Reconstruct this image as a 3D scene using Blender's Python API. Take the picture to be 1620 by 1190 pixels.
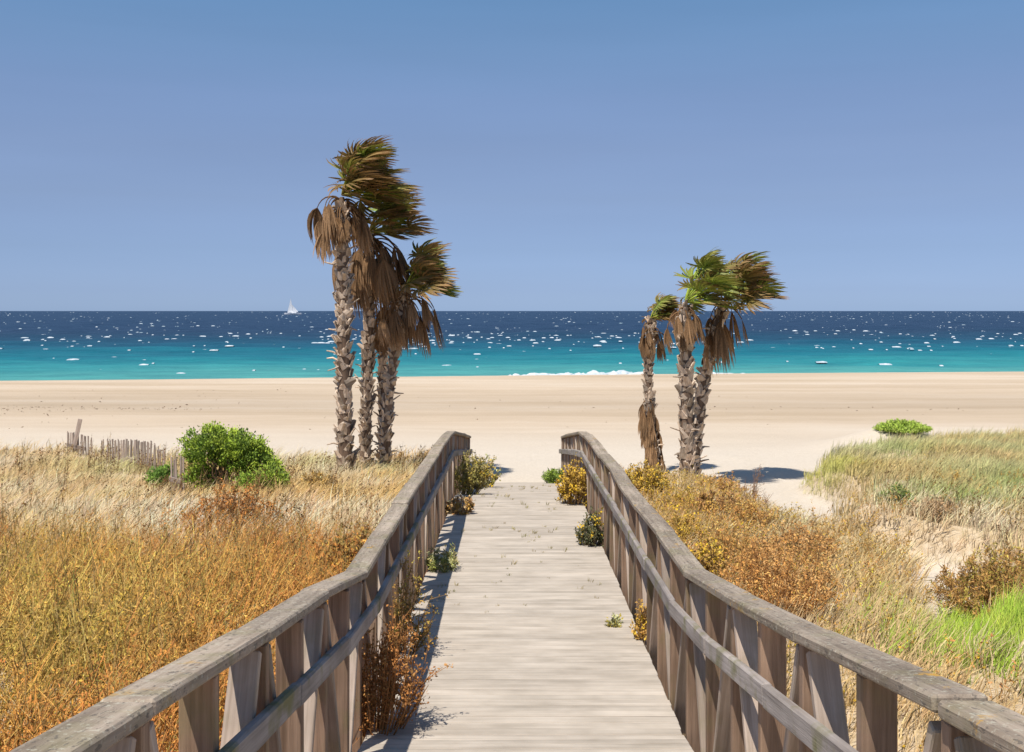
import bpy, bmesh, math
import numpy as np
from mathutils import Vector, Matrix

# ------------------------------------------------------------------ scene, camera, sky, sun
for o in list(bpy.data.objects):
    bpy.data.objects.remove(o)
S = bpy.context.scene
COL = S.collection
EYE = 5.6                    # camera height above the sea (z = 0)
F = 1800.0                   # focal length in photograph pixels (1620 wide)
CX, HZ = 810.0, 492.0        # principal column, horizon row

cam = bpy.data.cameras.new('camera')
cam_o = bpy.data.objects.new('camera', cam)
COL.objects.link(cam_o)
cam_o.location = (0, 0, EYE)
cam_o.rotation_euler = (math.radians(90), 0, 0)
cam.sensor_width = 36
cam.lens = F / 1620 * 36
cam.shift_y = -(595 - HZ) / 1620
cam.clip_start = 0.05
cam.clip_end = 80000
S.camera = cam_o

SUN_DIR = Vector((-0.27, -0.36, 1.0)).normalized()     # towards the sun
elev = math.asin(SUN_DIR.z)
azim = math.atan2(SUN_DIR.x, SUN_DIR.y)
world = bpy.data.worlds.new('World')
S.world = world
world.use_nodes = True
wn = world.node_tree.nodes
wl = world.node_tree.links
wn.clear()
sky = wn.new('ShaderNodeTexSky')
sky.sky_type = 'NISHITA'
sky.sun_disc = False
sky.sun_elevation = elev
sky.sun_rotation = azim
sky.altitude = 0
sky.air_density = 1.0
sky.dust_density = 0.3
sky.ozone_density = 3.0
bg = wn.new('ShaderNodeBackground')
bg.inputs['Strength'].default_value = 0.14
wo = wn.new('ShaderNodeOutputWorld')
SKY_TINT = wn.new('ShaderNodeMix')
SKY_TINT.data_type = 'RGBA'
SKY_TINT.blend_type = 'MULTIPLY'
SKY_TINT.inputs['Factor'].default_value = 1.0
# clear dry air: less yellow low down, more violet, the same all round the compass
s_tc = wn.new('ShaderNodeTexCoord')
s_sep = wn.new('ShaderNodeSeparateXYZ')
s_map = wn.new('ShaderNodeMapRange')
s_map.inputs['From Min'].default_value = 0.0
s_map.inputs['From Max'].default_value = 0.28
s_ramp = wn.new('ShaderNodeValToRGB')
SKY_STOPS = [(0.0, (0.335, 0.485, 0.93)), (0.065, (0.32, 0.428, 0.80)), (0.192, (0.345, 0.402, 0.640)), (0.347, (0.43, 0.434, 0.580)),
             (0.50, (0.502, 0.482, 0.588)), (0.65, (0.54, 0.528, 0.616)), (0.80, (0.538, 0.577, 0.644)), (1.0, (0.505, 0.62, 0.68))]
while len(s_ramp.color_ramp.elements) < len(SKY_STOPS):
    s_ramp.color_ramp.elements.new(0.5)
for el_, (p_, c_) in zip(s_ramp.color_ramp.elements, SKY_STOPS):
    el_.position = p_
    el_.color = (*c_, 1)
wl.new(s_tc.outputs['Generated'], s_sep.inputs[0])
wl.new(s_sep.outputs['Z'], s_map.inputs['Value'])
wl.new(s_map.outputs['Result'], s_ramp.inputs['Fac'])
s_mp = wn.new('ShaderNodeMapping')
s_mp.inputs['Scale'].default_value = (1.6, 1.6, 16.0)
s_no = wn.new('ShaderNodeTexNoise')
s_no.inputs['Scale'].default_value = 1.0
s_no.inputs['Detail'].default_value = 4.0
s_hz = wn.new('ShaderNodeMapRange')
s_hz.inputs['From Min'].default_value = 0.3
s_hz.inputs['From Max'].default_value = 0.7
s_hz.inputs['To Min'].default_value = 0.965
s_hz.inputs['To Max'].default_value = 1.04
s_mul = wn.new('ShaderNodeVectorMath')
s_mul.operation = 'SCALE'
wl.new(s_tc.outputs['Generated'], s_mp.inputs['Vector'])
wl.new(s_mp.outputs['Vector'], s_no.inputs['Vector'])
wl.new(s_no.outputs['Fac'], s_hz.inputs['Value'])
wl.new(s_ramp.outputs['Color'], s_mul.inputs[0])
wl.new(s_hz.outputs['Result'], s_mul.inputs['Scale'])
wl.new(s_mul.outputs['Vector'], SKY_TINT.inputs['B'])
wl.new(sky.outputs['Color'], SKY_TINT.inputs['A'])
wl.new(SKY_TINT.outputs['Result'], bg.inputs['Color'])
wl.new(bg.outputs['Background'], wo.inputs['Surface'])

sun = bpy.data.lights.new('sun', 'SUN')
sun.energy = 4.6
sun.angle = math.radians(0.53)
sun.color = (1.0, 0.95, 0.87)
sun_o = bpy.data.objects.new('sun', sun)
COL.objects.link(sun_o)
sun_o.location = (-20, -10, 60)
sun_o.rotation_euler = SUN_DIR.to_track_quat('Z', 'Y').to_euler()

S.view_settings.view_transform = 'Standard'
S.view_settings.look = 'None'
S.view_settings.exposure = 0.2
S.view_settings.gamma = 1.0
S.view_settings.use_curve_mapping = False

# ------------------------------------------------------------------ helpers
def at(px, py, Y):
    """point on the ray of a photograph pixel at depth Y"""
    return Vector(((px - CX) / F * Y, Y, EYE - (py - HZ) / F * Y))

def tag(o, label=None, cat=None, group=None, kind=None):
    if label: o['label'] = label
    if cat: o['category'] = cat
    if group: o['group'] = group
    if kind: o['kind'] = kind
    return o

def empty(name, loc, label=None, cat=None, group=None):
    o = bpy.data.objects.new(name, None)
    o.empty_display_size = 0.2
    COL.objects.link(o)
    o.location = loc
    return tag(o, label, cat, group)

def link(name, me, parent=None, mat=None):
    o = bpy.data.objects.new(name, me)
    COL.objects.link(o)
    if mat is not None and not me.materials:
        me.materials.append(mat)
    if parent is not None:
        o.parent = parent
    return o

def tri_mesh(name, V, T, C=None, smooth=False):
    """fast triangle mesh with a colour per vertex"""
    V = np.ascontiguousarray(V, dtype=np.float32)
    T = np.ascontiguousarray(T, dtype=np.int32)
    me = bpy.data.meshes.new(name)
    me.vertices.add(len(V))
    me.vertices.foreach_set('co', V.ravel())
    me.loops.add(len(T) * 3)
    me.loops.foreach_set('vertex_index', T.ravel())
    me.polygons.add(len(T))
    me.polygons.foreach_set('loop_start', np.arange(len(T), dtype=np.int32) * 3)
    if smooth:
        me.polygons.foreach_set('use_smooth', np.ones(len(T), dtype=bool))
    if C is not None:
        a = me.attributes.new('tint', 'FLOAT_COLOR', 'POINT')
        c4 = np.ones((len(V), 4), dtype=np.float32)
        c4[:, :3] = C
        a.data.foreach_set('color', c4.ravel())
    me.update(calc_edges=True)
    return me

def hash2(ix, iy, seed):
    n = (ix * 374761393 + iy * 668265263 + seed * 1442695041) & 0x7fffffff
    n = ((n ^ (n >> 13)) * 1274126177) & 0x7fffffff
    return ((n ^ (n >> 16)) & 0xffff) / 65535.0

def vnoise(x, y, seed=0):
    x = np.asarray(x, dtype=np.float64); y = np.asarray(y, dtype=np.float64)
    ix = np.floor(x).astype(np.int64); iy = np.floor(y).astype(np.int64)
    fx = x - ix; fy = y - iy
    fx = fx * fx * (3 - 2 * fx); fy = fy * fy * (3 - 2 * fy)
    a = hash2(ix, iy, seed); b = hash2(ix + 1, iy, seed)
    c = hash2(ix, iy + 1, seed); d = hash2(ix + 1, iy + 1, seed)
    return (a + (b - a) * fx) * (1 - fy) + (c + (d - c) * fx) * fy

def fbm(x, y, seed=0, octv=3):
    s = 0; amp = 0.5; t = 0
    for k in range(octv):
        s = s + amp * vnoise(np.asarray(x) * 2 ** k, np.asarray(y) * 2 ** k, seed + k * 17)
        t += amp; amp *= 0.5
    return s / t

def sstep(a, b, x):
    t = np.clip((np.asarray(x, dtype=np.float64) - a) / (b - a), 0, 1)
    return t * t * (3 - 2 * t)

# ------------------------------------------------------------------ materials
def new_mat(name):
    m = bpy.data.materials.new(name)
    m.use_nodes = True
    nt = m.node_tree
    bs = nt.nodes['Principled BSDF']
    return m, nt, bs

def N(nt, kind, **kw):
    n = nt.nodes.new(kind)
    for k, v in kw.items():
        setattr(n, k, v)
    return n

def ramp(nt, stops, fac=None, interp='LINEAR'):
    r = nt.nodes.new('ShaderNodeValToRGB')
    r.color_ramp.interpolation = interp
    e = r.color_ramp.elements
    while len(e) < len(stops):
        e.new(0.5)
    for i, (p, c) in enumerate(stops):
        e[i].position = p
        e[i].color = (*c, 1) if len(c) == 3 else c
    if fac is not None:
        nt.links.new(fac, r.inputs['Fac'])
    return r

def mixc(nt, a, b, fac, mode='MIX'):
    m = nt.nodes.new('ShaderNodeMix')
    m.data_type = 'RGBA'
    m.blend_type = mode
    for sock, v in (('Factor', fac), ('A', a), ('B', b)):
        if isinstance(v, (int, float)):
            m.inputs[sock].default_value = v
        elif isinstance(v, tuple):
            m.inputs[sock].default_value = (*v, 1) if len(v) == 3 else v
        else:
            nt.links.new(v, m.inputs[sock])
    return m.outputs['Result']

def noise(nt, vec, scale, detail=3, rough=0.55):
    n = nt.nodes.new('ShaderNodeTexNoise')
    n.inputs['Scale'].default_value = scale
    n.inputs['Detail'].default_value = detail
    n.inputs['Roughness'].default_value = rough
    if vec is not None:
        nt.links.new(vec, n.inputs['Vector'])
    return n.outputs['Fac']

def mapping(nt, vec, scale=(1, 1, 1), loc=(0, 0, 0)):
    m = nt.nodes.new('ShaderNodeMapping')
    m.inputs['Scale'].default_value = scale
    m.inputs['Location'].default_value = loc
    nt.links.new(vec, m.inputs['Vector'])
    return m.outputs['Vector']

def bump(nt, bs, height, strength, dist):
    b = nt.nodes.new('ShaderNodeBump')
    b.inputs['Strength'].default_value = strength
    b.inputs['Distance'].default_value = dist
    nt.links.new(height, b.inputs['Height'])
    nt.links.new(b.outputs['Normal'], bs.inputs['Normal'])

def veg_mat(name, trans=0.3, rough=0.75, soft=0.0):
    m, nt, bs = new_mat(name)
    a = N(nt, 'ShaderNodeAttribute', attribute_name='tint')
    g = N(nt, 'ShaderNodeNewGeometry')
    nz = noise(nt, g.outputs['Position'], 35.0, 2)
    r = ramp(nt, [(0.3, (0.72, 0.72, 0.72)), (0.7, (1.2, 1.2, 1.2))], nz)
    c = mixc(nt, a.outputs['Color'], r.outputs['Color'], 1.0, 'MULTIPLY')
    nt.links.new(c, bs.inputs['Base Color'])
    bs.inputs['Roughness'].default_value = rough
    bs.inputs['Specular IOR Level'].default_value = 0.25
    up = None
    if soft > 0:
        vm = N(nt, 'ShaderNodeMix', data_type='VECTOR')
        vm.inputs[0].default_value = soft
        nt.links.new(g.outputs['Normal'], vm.inputs[4])
        vm.inputs[5].default_value = (-0.1, -0.25, 1.0)
        nv = N(nt, 'ShaderNodeVectorMath', operation='NORMALIZE')
        nt.links.new(vm.outputs[1], nv.inputs[0])
        nt.links.new(nv.outputs[0], bs.inputs['Normal'])
    if trans > 0:
        t = N(nt, 'ShaderNodeBsdfTranslucent')
        nt.links.new(c, t.inputs['Color'])
        mx = N(nt, 'ShaderNodeMixShader')
        mx.inputs['Fac'].default_value = trans
        nt.links.new(bs.outputs['BSDF'], mx.inputs[1])
        nt.links.new(t.outputs['BSDF'], mx.inputs[2])
        nt.links.new(mx.outputs['Shader'], nt.nodes['Material Output'].inputs['Surface'])
    return m

def wood_mat(name, axis, pale, dark, lichen=0.0, green=0.0, vary=0.35, grain=1.0):
    """weathered timber; grain runs along the local axis"""
    m, nt, bs = new_mat(name)
    tc = N(nt, 'ShaderNodeTexCoord')
    oi = N(nt, 'ShaderNodeObjectInfo')
    off = N(nt, 'ShaderNodeVectorMath', operation='SCALE')
    off.inputs[0].default_value = (37.0, 53.0, 29.0)
    nt.links.new(oi.outputs['Random'], off.inputs['Scale'])
    ad = N(nt, 'ShaderNodeVectorMath', operation='ADD')
    nt.links.new(tc.outputs['Object'], ad.inputs[0])
    nt.links.new(off.outputs['Vector'], ad.inputs[1])
    sc = [60.0, 60.0, 60.0]; sc['XYZ'.index(axis)] = 2.2
    v = mapping(nt, ad.outputs['Vector'], tuple(sc))
    fine = noise(nt, v, 1.0, 5, 0.65)
    sc2 = [14.0, 14.0, 14.0]; sc2['XYZ'.index(axis)] = 0.7
    v2 = mapping(nt, ad.outputs['Vector'], tuple(sc2))
    mid = noise(nt, v2, 1.0, 3)
    big = noise(nt, ad.outputs['Vector'], 2.3, 3)
    c = ramp(nt, [(0.30, dark), (0.62, pale)], fine).outputs['Color']
    c2 = ramp(nt, [(0.3, tuple(x * 0.8 for x in dark)), (0.65, tuple(min(1, x * 1.08) for x in pale))], mid).outputs['Color']
    c = mixc(nt, c, c2, 0.5)
    rr = ramp(nt, [(0.0, (1 - vary,) * 3), (1.0, (1 + vary * 0.5, 1 + vary * 0.45, 1 + vary * 0.4))], oi.outputs['Random']).outputs['Color']
    c = mixc(nt, c, rr, 1.0, 'MULTIPLY')
    bb = ramp(nt, [(0.3, (0.78, 0.77, 0.75)), (0.7, (1.1, 1.1, 1.1))], big).outputs['Color']
    c = mixc(nt, c, bb, 1.0, 'MULTIPLY')
    if green > 0:
        gn = ramp(nt, [(0.50, (0, 0, 0)), (0.68, (green,) * 3)], noise(nt, ad.outputs['Vector'], 4.5, 4)).outputs['Color']
        c = mixc(nt, c, (0.17, 0.16, 0.055), gn)
    if lichen > 0:
        l = ramp(nt, [(0.585, (0, 0, 0)), (0.66, (lichen,) * 3)], noise(nt, ad.outputs['Vector'], 7.0, 6, 0.7)).outputs['Color']
        w = ramp(nt, [(0.45, (0, 0, 0)), (0.60, (1, 1, 1))], noise(nt, ad.outputs['Vector'], 1.1, 2)).outputs['Color']
        f = mixc(nt, l, w, 1.0, 'MULTIPLY')
        c = mixc(nt, c, (0.48, 0.27, 0.05), f)
        l2 = ramp(nt, [(0.55, (0, 0, 0)), (0.63, (0.6,) * 3)], noise(nt, ad.outputs['Vector'], 38.0, 6, 0.75)).outputs['Color']
        c = mixc(nt, c, (0.52, 0.49, 0.38), l2)
        l3 = ramp(nt, [(0.56, (0, 0, 0)), (0.62, (0.7,) * 3)], noise(nt, mapping(nt, ad.outputs['Vector'], (1, 1, 0.35)), 55.0, 4, 0.7)).outputs['Color']
        c = mixc(nt, c, (0.10, 0.085, 0.07), l3)
    nt.links.new(c, bs.inputs['Base Color'])
    bs.inputs['Roughness'].default_value = 0.82
    bs.inputs['Specular IOR Level'].default_value = 0.25
    bump(nt, bs, fine, 0.8 * grain, 0.005)
    return m

M = {}
M['grass'] = veg_mat('grass_blades', 0.30, 0.8, 0.9)
M['weeds'] = veg_mat('weed_leaves', 0.28, 0.8, 0.7)
M['leaf'] = veg_mat('leaf', 0.25, 0.65, 0.6)
M['frond'] = veg_mat('palm_frond', 0.22, 0.5, 0.2)
M['dry'] = veg_mat('dry_frond', 0.12, 0.85)
M['twig'] = veg_mat('twig', 0.0, 0.85)
M['plank'] = wood_mat('deck_plank', 'X', (0.545, 0.475, 0.395), (0.43, 0.365, 0.295), vary=0.09)
M['rail'] = wood_mat('handrail_wood', 'Z', (0.46, 0.375, 0.29), (0.20, 0.15, 0.11), lichen=0.95, green=0.4, vary=0.2)
M['post'] = wood_mat('post_wood', 'Z', (0.41, 0.275, 0.19), (0.16, 0.098, 0.06), green=0.35, vary=0.35)
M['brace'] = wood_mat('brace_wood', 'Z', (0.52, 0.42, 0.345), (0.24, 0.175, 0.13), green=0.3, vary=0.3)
M['midrail'] = wood_mat('midrail_wood', 'Z', (0.40, 0.355, 0.325), (0.18, 0.15, 0.135), green=0.85, vary=0.2)
M['slat'] = wood_mat('slat_wood', 'Z', (0.50, 0.41, 0.35), (0.26, 0.20, 0.165), vary=0.4)
M['trunk'] = wood_mat('palm_bark', 'Z', (0.26, 0.175, 0.12), (0.10, 0.065, 0.045), vary=0.1)
M['boot'] = wood_mat('leaf_base', 'Z', (0.80, 0.66, 0.52), (0.38, 0.27, 0.19), vary=0.5)

def plain(name, col, rough=0.6, nscale=3.0, amt=0.15):
    m, nt, bs = new_mat(name)
    tc = N(nt, 'ShaderNodeTexCoord')
    nz = noise(nt, tc.outputs['Object'], nscale, 3)
    lo = tuple(x * (1 - amt) for x in col); hi = tuple(min(1, x * (1 + amt)) for x in col)
    c = ramp(nt, [(0.3, lo), (0.7, hi)], nz).outputs['Color']
    nt.links.new(c, bs.inputs['Base Color'])
    bs.inputs['Roughness'].default_value = rough
    return m
def foam_mat():
    m, nt, bs = new_mat('sea_foam')
    a = N(nt, 'ShaderNodeAttribute', attribute_name='tint')
    g = N(nt, 'ShaderNodeNewGeometry')
    r = ramp(nt, [(0.3, (0.7, 0.75, 0.8)), (0.6, (1, 1, 1))], noise(nt, g.outputs['Position'], 2.5, 4))
    nt.links.new(mixc(nt, a.outputs['Color'], r.outputs['Color'], 1.0, 'MULTIPLY'), bs.inputs['Base Color'])
    bs.inputs['Roughness'].default_value = 0.9
    return m
M['foam'] = foam_mat()
M['sail'] = plain('sail_cloth', (0.80, 0.80, 0.80), 0.8)
M['hull'] = plain('hull_paint', (0.78, 0.78, 0.78), 0.35)
M['mast'] = plain('mast_metal', (0.70, 0.70, 0.72), 0.4)
M['weed'] = plain('seaweed', (0.14, 0.10, 0.06), 0.9)

# sand
def sand_material():
    m, nt, bs = new_mat('beach_sand')
    g = N(nt, 'ShaderNodeNewGeometry')
    P = g.outputs['Position']
    a = N(nt, 'ShaderNodeAttribute', attribute_name='tint')      # r: litter under plants, g: damp flat
    sp = N(nt, 'ShaderNodeSeparateColor')
    nt.links.new(a.outputs['Color'], sp.inputs['Color'])
    streak = noise(nt, mapping(nt, P, (0.035, 0.22, 1)), 1.0, 5, 0.6)
    fine = noise(nt, P, 9.0, 5, 0.65)
    grit = noise(nt, P, 60.0, 3, 0.6)
    dry = ramp(nt, [(0.3, (0.62, 0.53, 0.42)), (0.7, (0.69, 0.60, 0.49))], fine).outputs['Color']
    tan = ramp(nt, [(0.32, (0.50, 0.385, 0.265)), (0.52, (0.59, 0.465, 0.335)), (0.72, (0.67, 0.56, 0.435))], streak).outputs['Color']
    c = mixc(nt, dry, tan, sp.outputs['Green'])
    litter = ramp(nt, [(0.32, (0.42, 0.29, 0.14)), (0.55, (0.60, 0.46, 0.29)), (0.75, (0.68, 0.56, 0.41))], fine).outputs['Color']
    c = mixc(nt, c, litter, sp.outputs['Red'])
    wet = mixc(nt, c, (0.30, 0.225, 0.15), sp.outputs['Blue'])
    gr = ramp(nt, [(0.3, (0.85, 0.85, 0.85)), (0.7, (1.1, 1.1, 1.1))], grit).outputs['Color']
    c = mixc(nt, wet, gr, 1.0, 'MULTIPLY')
    nt.links.new(c, bs.inputs['Base Color'])
    bs.inputs['Roughness'].default_value = 0.95
    bs.inputs['Specular IOR Level'].default_value = 0.1
    hsum = N(nt, 'ShaderNodeMath', operation='ADD')
    nt.links.new(fine, hsum.inputs[0]); nt.links.new(grit, hsum.inputs[1])
    bump(nt, bs, hsum.outputs[0], 0.5, 0.05)
    return m
M['sand'] = sand_material()

def sea_material():
    m, nt, bs = new_mat('sea_water')
    g = N(nt, 'ShaderNodeNewGeometry')
    sx = N(nt, 'ShaderNodeSeparateXYZ')
    nt.links.new(g.outputs['Position'], sx.inputs[0])
    # distance off the shore, bent a little by sand bars
    off = N(nt, 'ShaderNodeMath', operation='MULTIPLY_ADD')
    off.inputs[1].default_value = -0.14
    nt.links.new(sx.outputs['X'], off.inputs[0]); nt.links.new(sx.outputs['Y'], off.inputs[2])
    bar = noise(nt, mapping(nt, g.outputs['Position'], (0.012, 0.05, 1)), 1.0, 4)
    b2 = N(nt, 'ShaderNodeMath', operation='MULTIPLY_ADD')
    b2.inputs[1].default_value = 44.0; 
    nt.links.new(bar, b2.inputs[0]); nt.links.new(off.outputs[0], b2.inputs[2])
    mr = N(nt, 'ShaderNodeMapRange')
    mr.inputs['From Min'].default_value = 85 + 22; mr.inputs['From Max'].default_value = 345 + 22
    nt.links.new(b2.outputs[0], mr.inputs['Value'])
    c = ramp(nt, [(0.0, (0.16, 0.36, 0.29)), (0.05, (0.075, 0.30, 0.275)), (0.13, (0.026, 0.225, 0.240)),
                  (0.24, (0.008, 0.145, 0.185)), (0.38, (0.009, 0.085, 0.135)), (0.55, (0.013, 0.055, 0.098)), (0.78, (0.017, 0.043, 0.083)), (1.0, (0.018, 0.042, 0.085))], mr.outputs['Result']).outputs['Color']
    ch = noise(nt, mapping(nt, g.outputs['Position'], (0.12, 0.30, 1)), 1.0, 5, 0.65)
    rr = ramp(nt, [(0.3, (0.72, 0.75, 0.80)), (0.7, (1.25, 1.2, 1.15))], ch).outputs['Color']
    c = mixc(nt, c, rr, 1.0, 'MULTIPLY')
    nt.links.new(c, bs.inputs['Base Color'])
    bs.inputs['Roughness'].default_value = 0.45
    bs.inputs['IOR'].default_value = 1.33
    bs.inputs['Specular IOR Level'].default_value = 0.25
    hn = noise(nt, mapping(nt, g.outputs['Position'], (0.5, 0.9, 1)), 1.0, 4, 0.6)
    bump(nt, bs, hn, 0.8, 0.5)
    return m
M['sea'] = sea_material()

# ------------------------------------------------------------------ the lie of the land
NODE = 1.46                         # bay of the railing
NY = [-1.40 + NODE * i for i in range(20)]      # -1.40 ... 26.34
def rail_rel(Y):                    # handrail top below eye level
    Y = np.asarray(Y, dtype=np.float64)
    a = 0.575 + 0.15 * Y
    z7 = 0.575 + 0.15 * 7.36
    b = z7 + 0.0225 * (Y - 7.36)
    z18 = z7 + 0.0225 * (18.3 - 7.36)
    c = z18 + 0.121 * (Y - 18.3)
    return np.where(Y < 7.36, a, np.where(Y < 18.3, b, c))
RAIL_H = 1.07
def deck_z(Y):
    return EYE - rail_rel(Y) - RAIL_H

BX = 0.085                          # centre line of the boardwalk
def shore_y(X):
    X = np.asarray(X, dtype=np.float64)
    return 87.5 + 0.145 * X + 0.0006 * np.clip(X, -60, 60) ** 2 + 1.2 * np.sin(X * 0.06 + 1.0)

def path_x(Y):                      # sandy path behind the right railing
    Y = np.asarray(Y, dtype=np.float64)
    return np.interp(Y, [0, 8, 11, 12.2, 12.9, 15.2, 16.5, 18, 19.5, 21, 24, 30], [3.6, 4.0, 4.3, 4.7, 5.05, 5.8, 5.6, 5.1, 5.15, 5.5, 5.35, 5.5])
def path_w(Y):
    return np.interp(Y, [0, 10.5, 11.5, 13, 15, 15.8, 16.6, 17.8, 19, 20.5, 22, 25, 28, 30.5, 34, 40], [-0.5, -0.5, 0.06, 0.24, 0.40, 0.25, -0.5, -0.45, 0.35, 0.75, 0.75, 0.75, 2.3, 4.6, 8.2, 14.5])

def ground_z(X, Y):
    X = np.asarray(X, dtype=np.float64); Y = np.asarray(Y, dtype=np.float64)
    base = np.interp(Y, [-40, 0, 8, 18, 22, 26.5, 40, 60, 80], [3.2, 2.4, 2.15, 1.95, 1.75, 1.57, 1.40, 1.05, 0.72])
    sy = shore_y(X)
    base = np.where(Y > 75, np.interp(Y - sy, [-15, -3, 0, 3, 14, 60], [0.72, 0.66, 0.58, 0.10, -1.2, -4.0]) * sstep(72, 80, Y) + base * (1 - sstep(72, 80, Y)), base)
    # left dune
    nl = fbm(X * 0.22 + 3.1, Y * 0.22, 5)
    ml = sstep(-1.1, -2.2, X) * (1 - sstep(24, 35, Y + (nl - 0.5) * 6))
    hl = np.interp(Y, [0, 10, 15, 22, 30], [0.55, 0.55, 0.42, 0.26, 0.30])
    # right bank beyond the path
    d = X - path_x(Y) - path_w(Y)
    nr = fbm(X * 0.3, Y * 0.3 + 9.0, 11)
    mr = sstep(0.0, 0.9, d + (nr - 0.5) * 0.7) * (1 - sstep(29, 37, Y + (nr - 0.5) * 7 - 0.10 * (X - 8)))
    hr = np.interp(Y, [0, 10, 16, 24, 34], [0.25, 0.35, 0.60, 0.50, 0.62])
    # strip between railing and path
    ms = sstep(1.1, 2.0, X) * sstep(0.1, -0.7, X - path_x(Y) + path_w(Y)) * (1 - sstep(24.5, 28, Y))
    z = base + ml * hl * (0.6 + 0.8 * nl) + mr * hr * (0.55 + 0.9 * nr) + ms * 0.18 + mr * 0.38 * (fbm(X * 0.75, Y * 0.55, 77) - 0.45)
    # the little hummock
    z = z + 0.62 * np.exp(-(((X - 11.6) / 1.7) ** 2 + ((Y - 34.6) / 1.3) ** 2))
    z = z + 0.10 * (fbm(X * 0.5, Y * 0.5, 23) - 0.5) * (1 - sstep(70, 84, Y))
    under = (1 - sstep(1.0, 1.35, np.abs(X - BX))) * (1 - sstep(25.5, 27.2, Y))
    lim = deck_z(np.clip(Y, -5, 26.5)) - 0.28 + 0.18 * sstep(23, 26.3, Y)
    z = z * (1 - under) + np.minimum(z, lim) * under
    return z

def litter_mask(X, Y):
    X = np.asarray(X, dtype=np.float64); Y = np.asarray(Y, dtype=np.float64)
    nl = fbm(X * 0.22 + 3.1, Y * 0.22, 5)
    ml = sstep(-0.9, -1.4, X) * (1 - sstep(27, 33, Y + (nl - 0.5) * 6))
    nr = fbm(X * 0.3, Y * 0.3 + 9.0, 11)
    d = X - path_x(Y) - path_w(Y)
    mr = sstep(0.0, 0.5, d + (nr - 0.5) * 0.5) * (1 - sstep(30, 35, Y + (nr - 0.5) * 7 - 0.10 * (X - 8)))
    ms = sstep(1.0, 1.4, X) * sstep(0.1, -0.4, X - path_x(Y) + path_w(Y) + (nr - 0.5) * 0.5) * (1 - sstep(23.5, 27, Y + (nr - 0.5) * 4))
    return np.clip(ml + mr + ms, 0, 1)

def axis(parts):
    out = []
    for a, b, s in parts:
        n = max(1, int(round((b - a) / s)))
        out += list(np.linspace(a, b, n, endpoint=False))
    out.append(parts[-1][1])
    return np.array(out)

def grid_mesh(name, XX, YY, ZZ, C=None):
    ny, nx = XX.shape
    V = np.stack([XX, YY, ZZ], -1).reshape(-1, 3)
    i = np.arange(ny - 1)[:, None] * nx + np.arange(nx - 1)[None, :]
    i = i.ravel()
    T = np.concatenate([np.stack([i, i + 1, i + nx + 1], -1), np.stack([i, i + nx + 1, i + nx], -1)])
    return tri_mesh(name, V, T, C, smooth=True)

gx = axis([(-200, -60, 5), (-60, -16, 1.0), (-16, -8, 0.3), (-8, 10, 0.16), (10, 18, 0.3), (18, 60, 1.0), (60, 200, 5)])
gy = axis([(-40, -4, 2), (-4, 3, 0.5), (3, 30, 0.18), (30, 40, 0.3), (40, 76, 0.8), (76, 106, 0.4), (106, 160, 6)])
XX, YY = np.meshgrid(gx, gy)
ZZ = ground_z(XX, YY)
gc = np.zeros(XX.shape + (3,))
gc[..., 0] = litter_mask(XX, YY) * 0.85
gc[..., 1] = sstep(30, 46, YY + 4 * (fbm(XX * 0.05, YY * 0.1, 3) - 0.5))
gc[..., 2] = np.clip(sstep(44, 55, YY) * (1 - sstep(56, 68, YY)) * (0.15 + 0.55 * fbm(XX * 0.03, YY * 0.25, 31)), 0, 1) * 0.75 + sstep(-0.5, 1.5, YY - shore_y(XX)) * 0.8
me = grid_mesh('beach', XX, YY, ZZ, gc.reshape(-1, 3))
beach = tag(link('beach', me, None, M['sand']), kind='structure')

# the sea
rs = np.random.default_rng(4)
inv = np.linspace(1 / 84.0, 1 / 45000.0, 430)
sy_ = 1 / inv
u = np.linspace(-1, 1, 220)
SX = u[None, :] * (0.75 * sy_ + 160)[:, None]
SY = np.repeat(sy_[:, None], len(u), 1) + 0.14 * np.clip(SX, -80, 80) * 0
amp = np.interp(sy_, [84, 100, 130, 300, 3000, 45000], [0.03, 0.10, 0.28, 0.45, 0.6, 0.0])[:, None]
SZ = 0
for k in range(9):
    th = rs.uniform(-0.7, 0.7) + 0.25
    wl_ = rs.uniform(5, 26)
    kx, ky = math.sin(th) * 6.283 / wl_, math.cos(th) * 6.283 / wl_
    SZ = SZ + np.sin(SX * kx + SY * ky + rs.uniform(0, 6.28)) * (wl_ / 26) ** 0.7
SZ = amp * (SZ / 3.0 + 0.6 * (vnoise(SX * 0.3, SY * 0.3, 3) - 0.5))
me = grid_mesh('sea', SX, SY, SZ)
sea = tag(link('sea', me, None, M['sea']), kind='structure')

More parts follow.
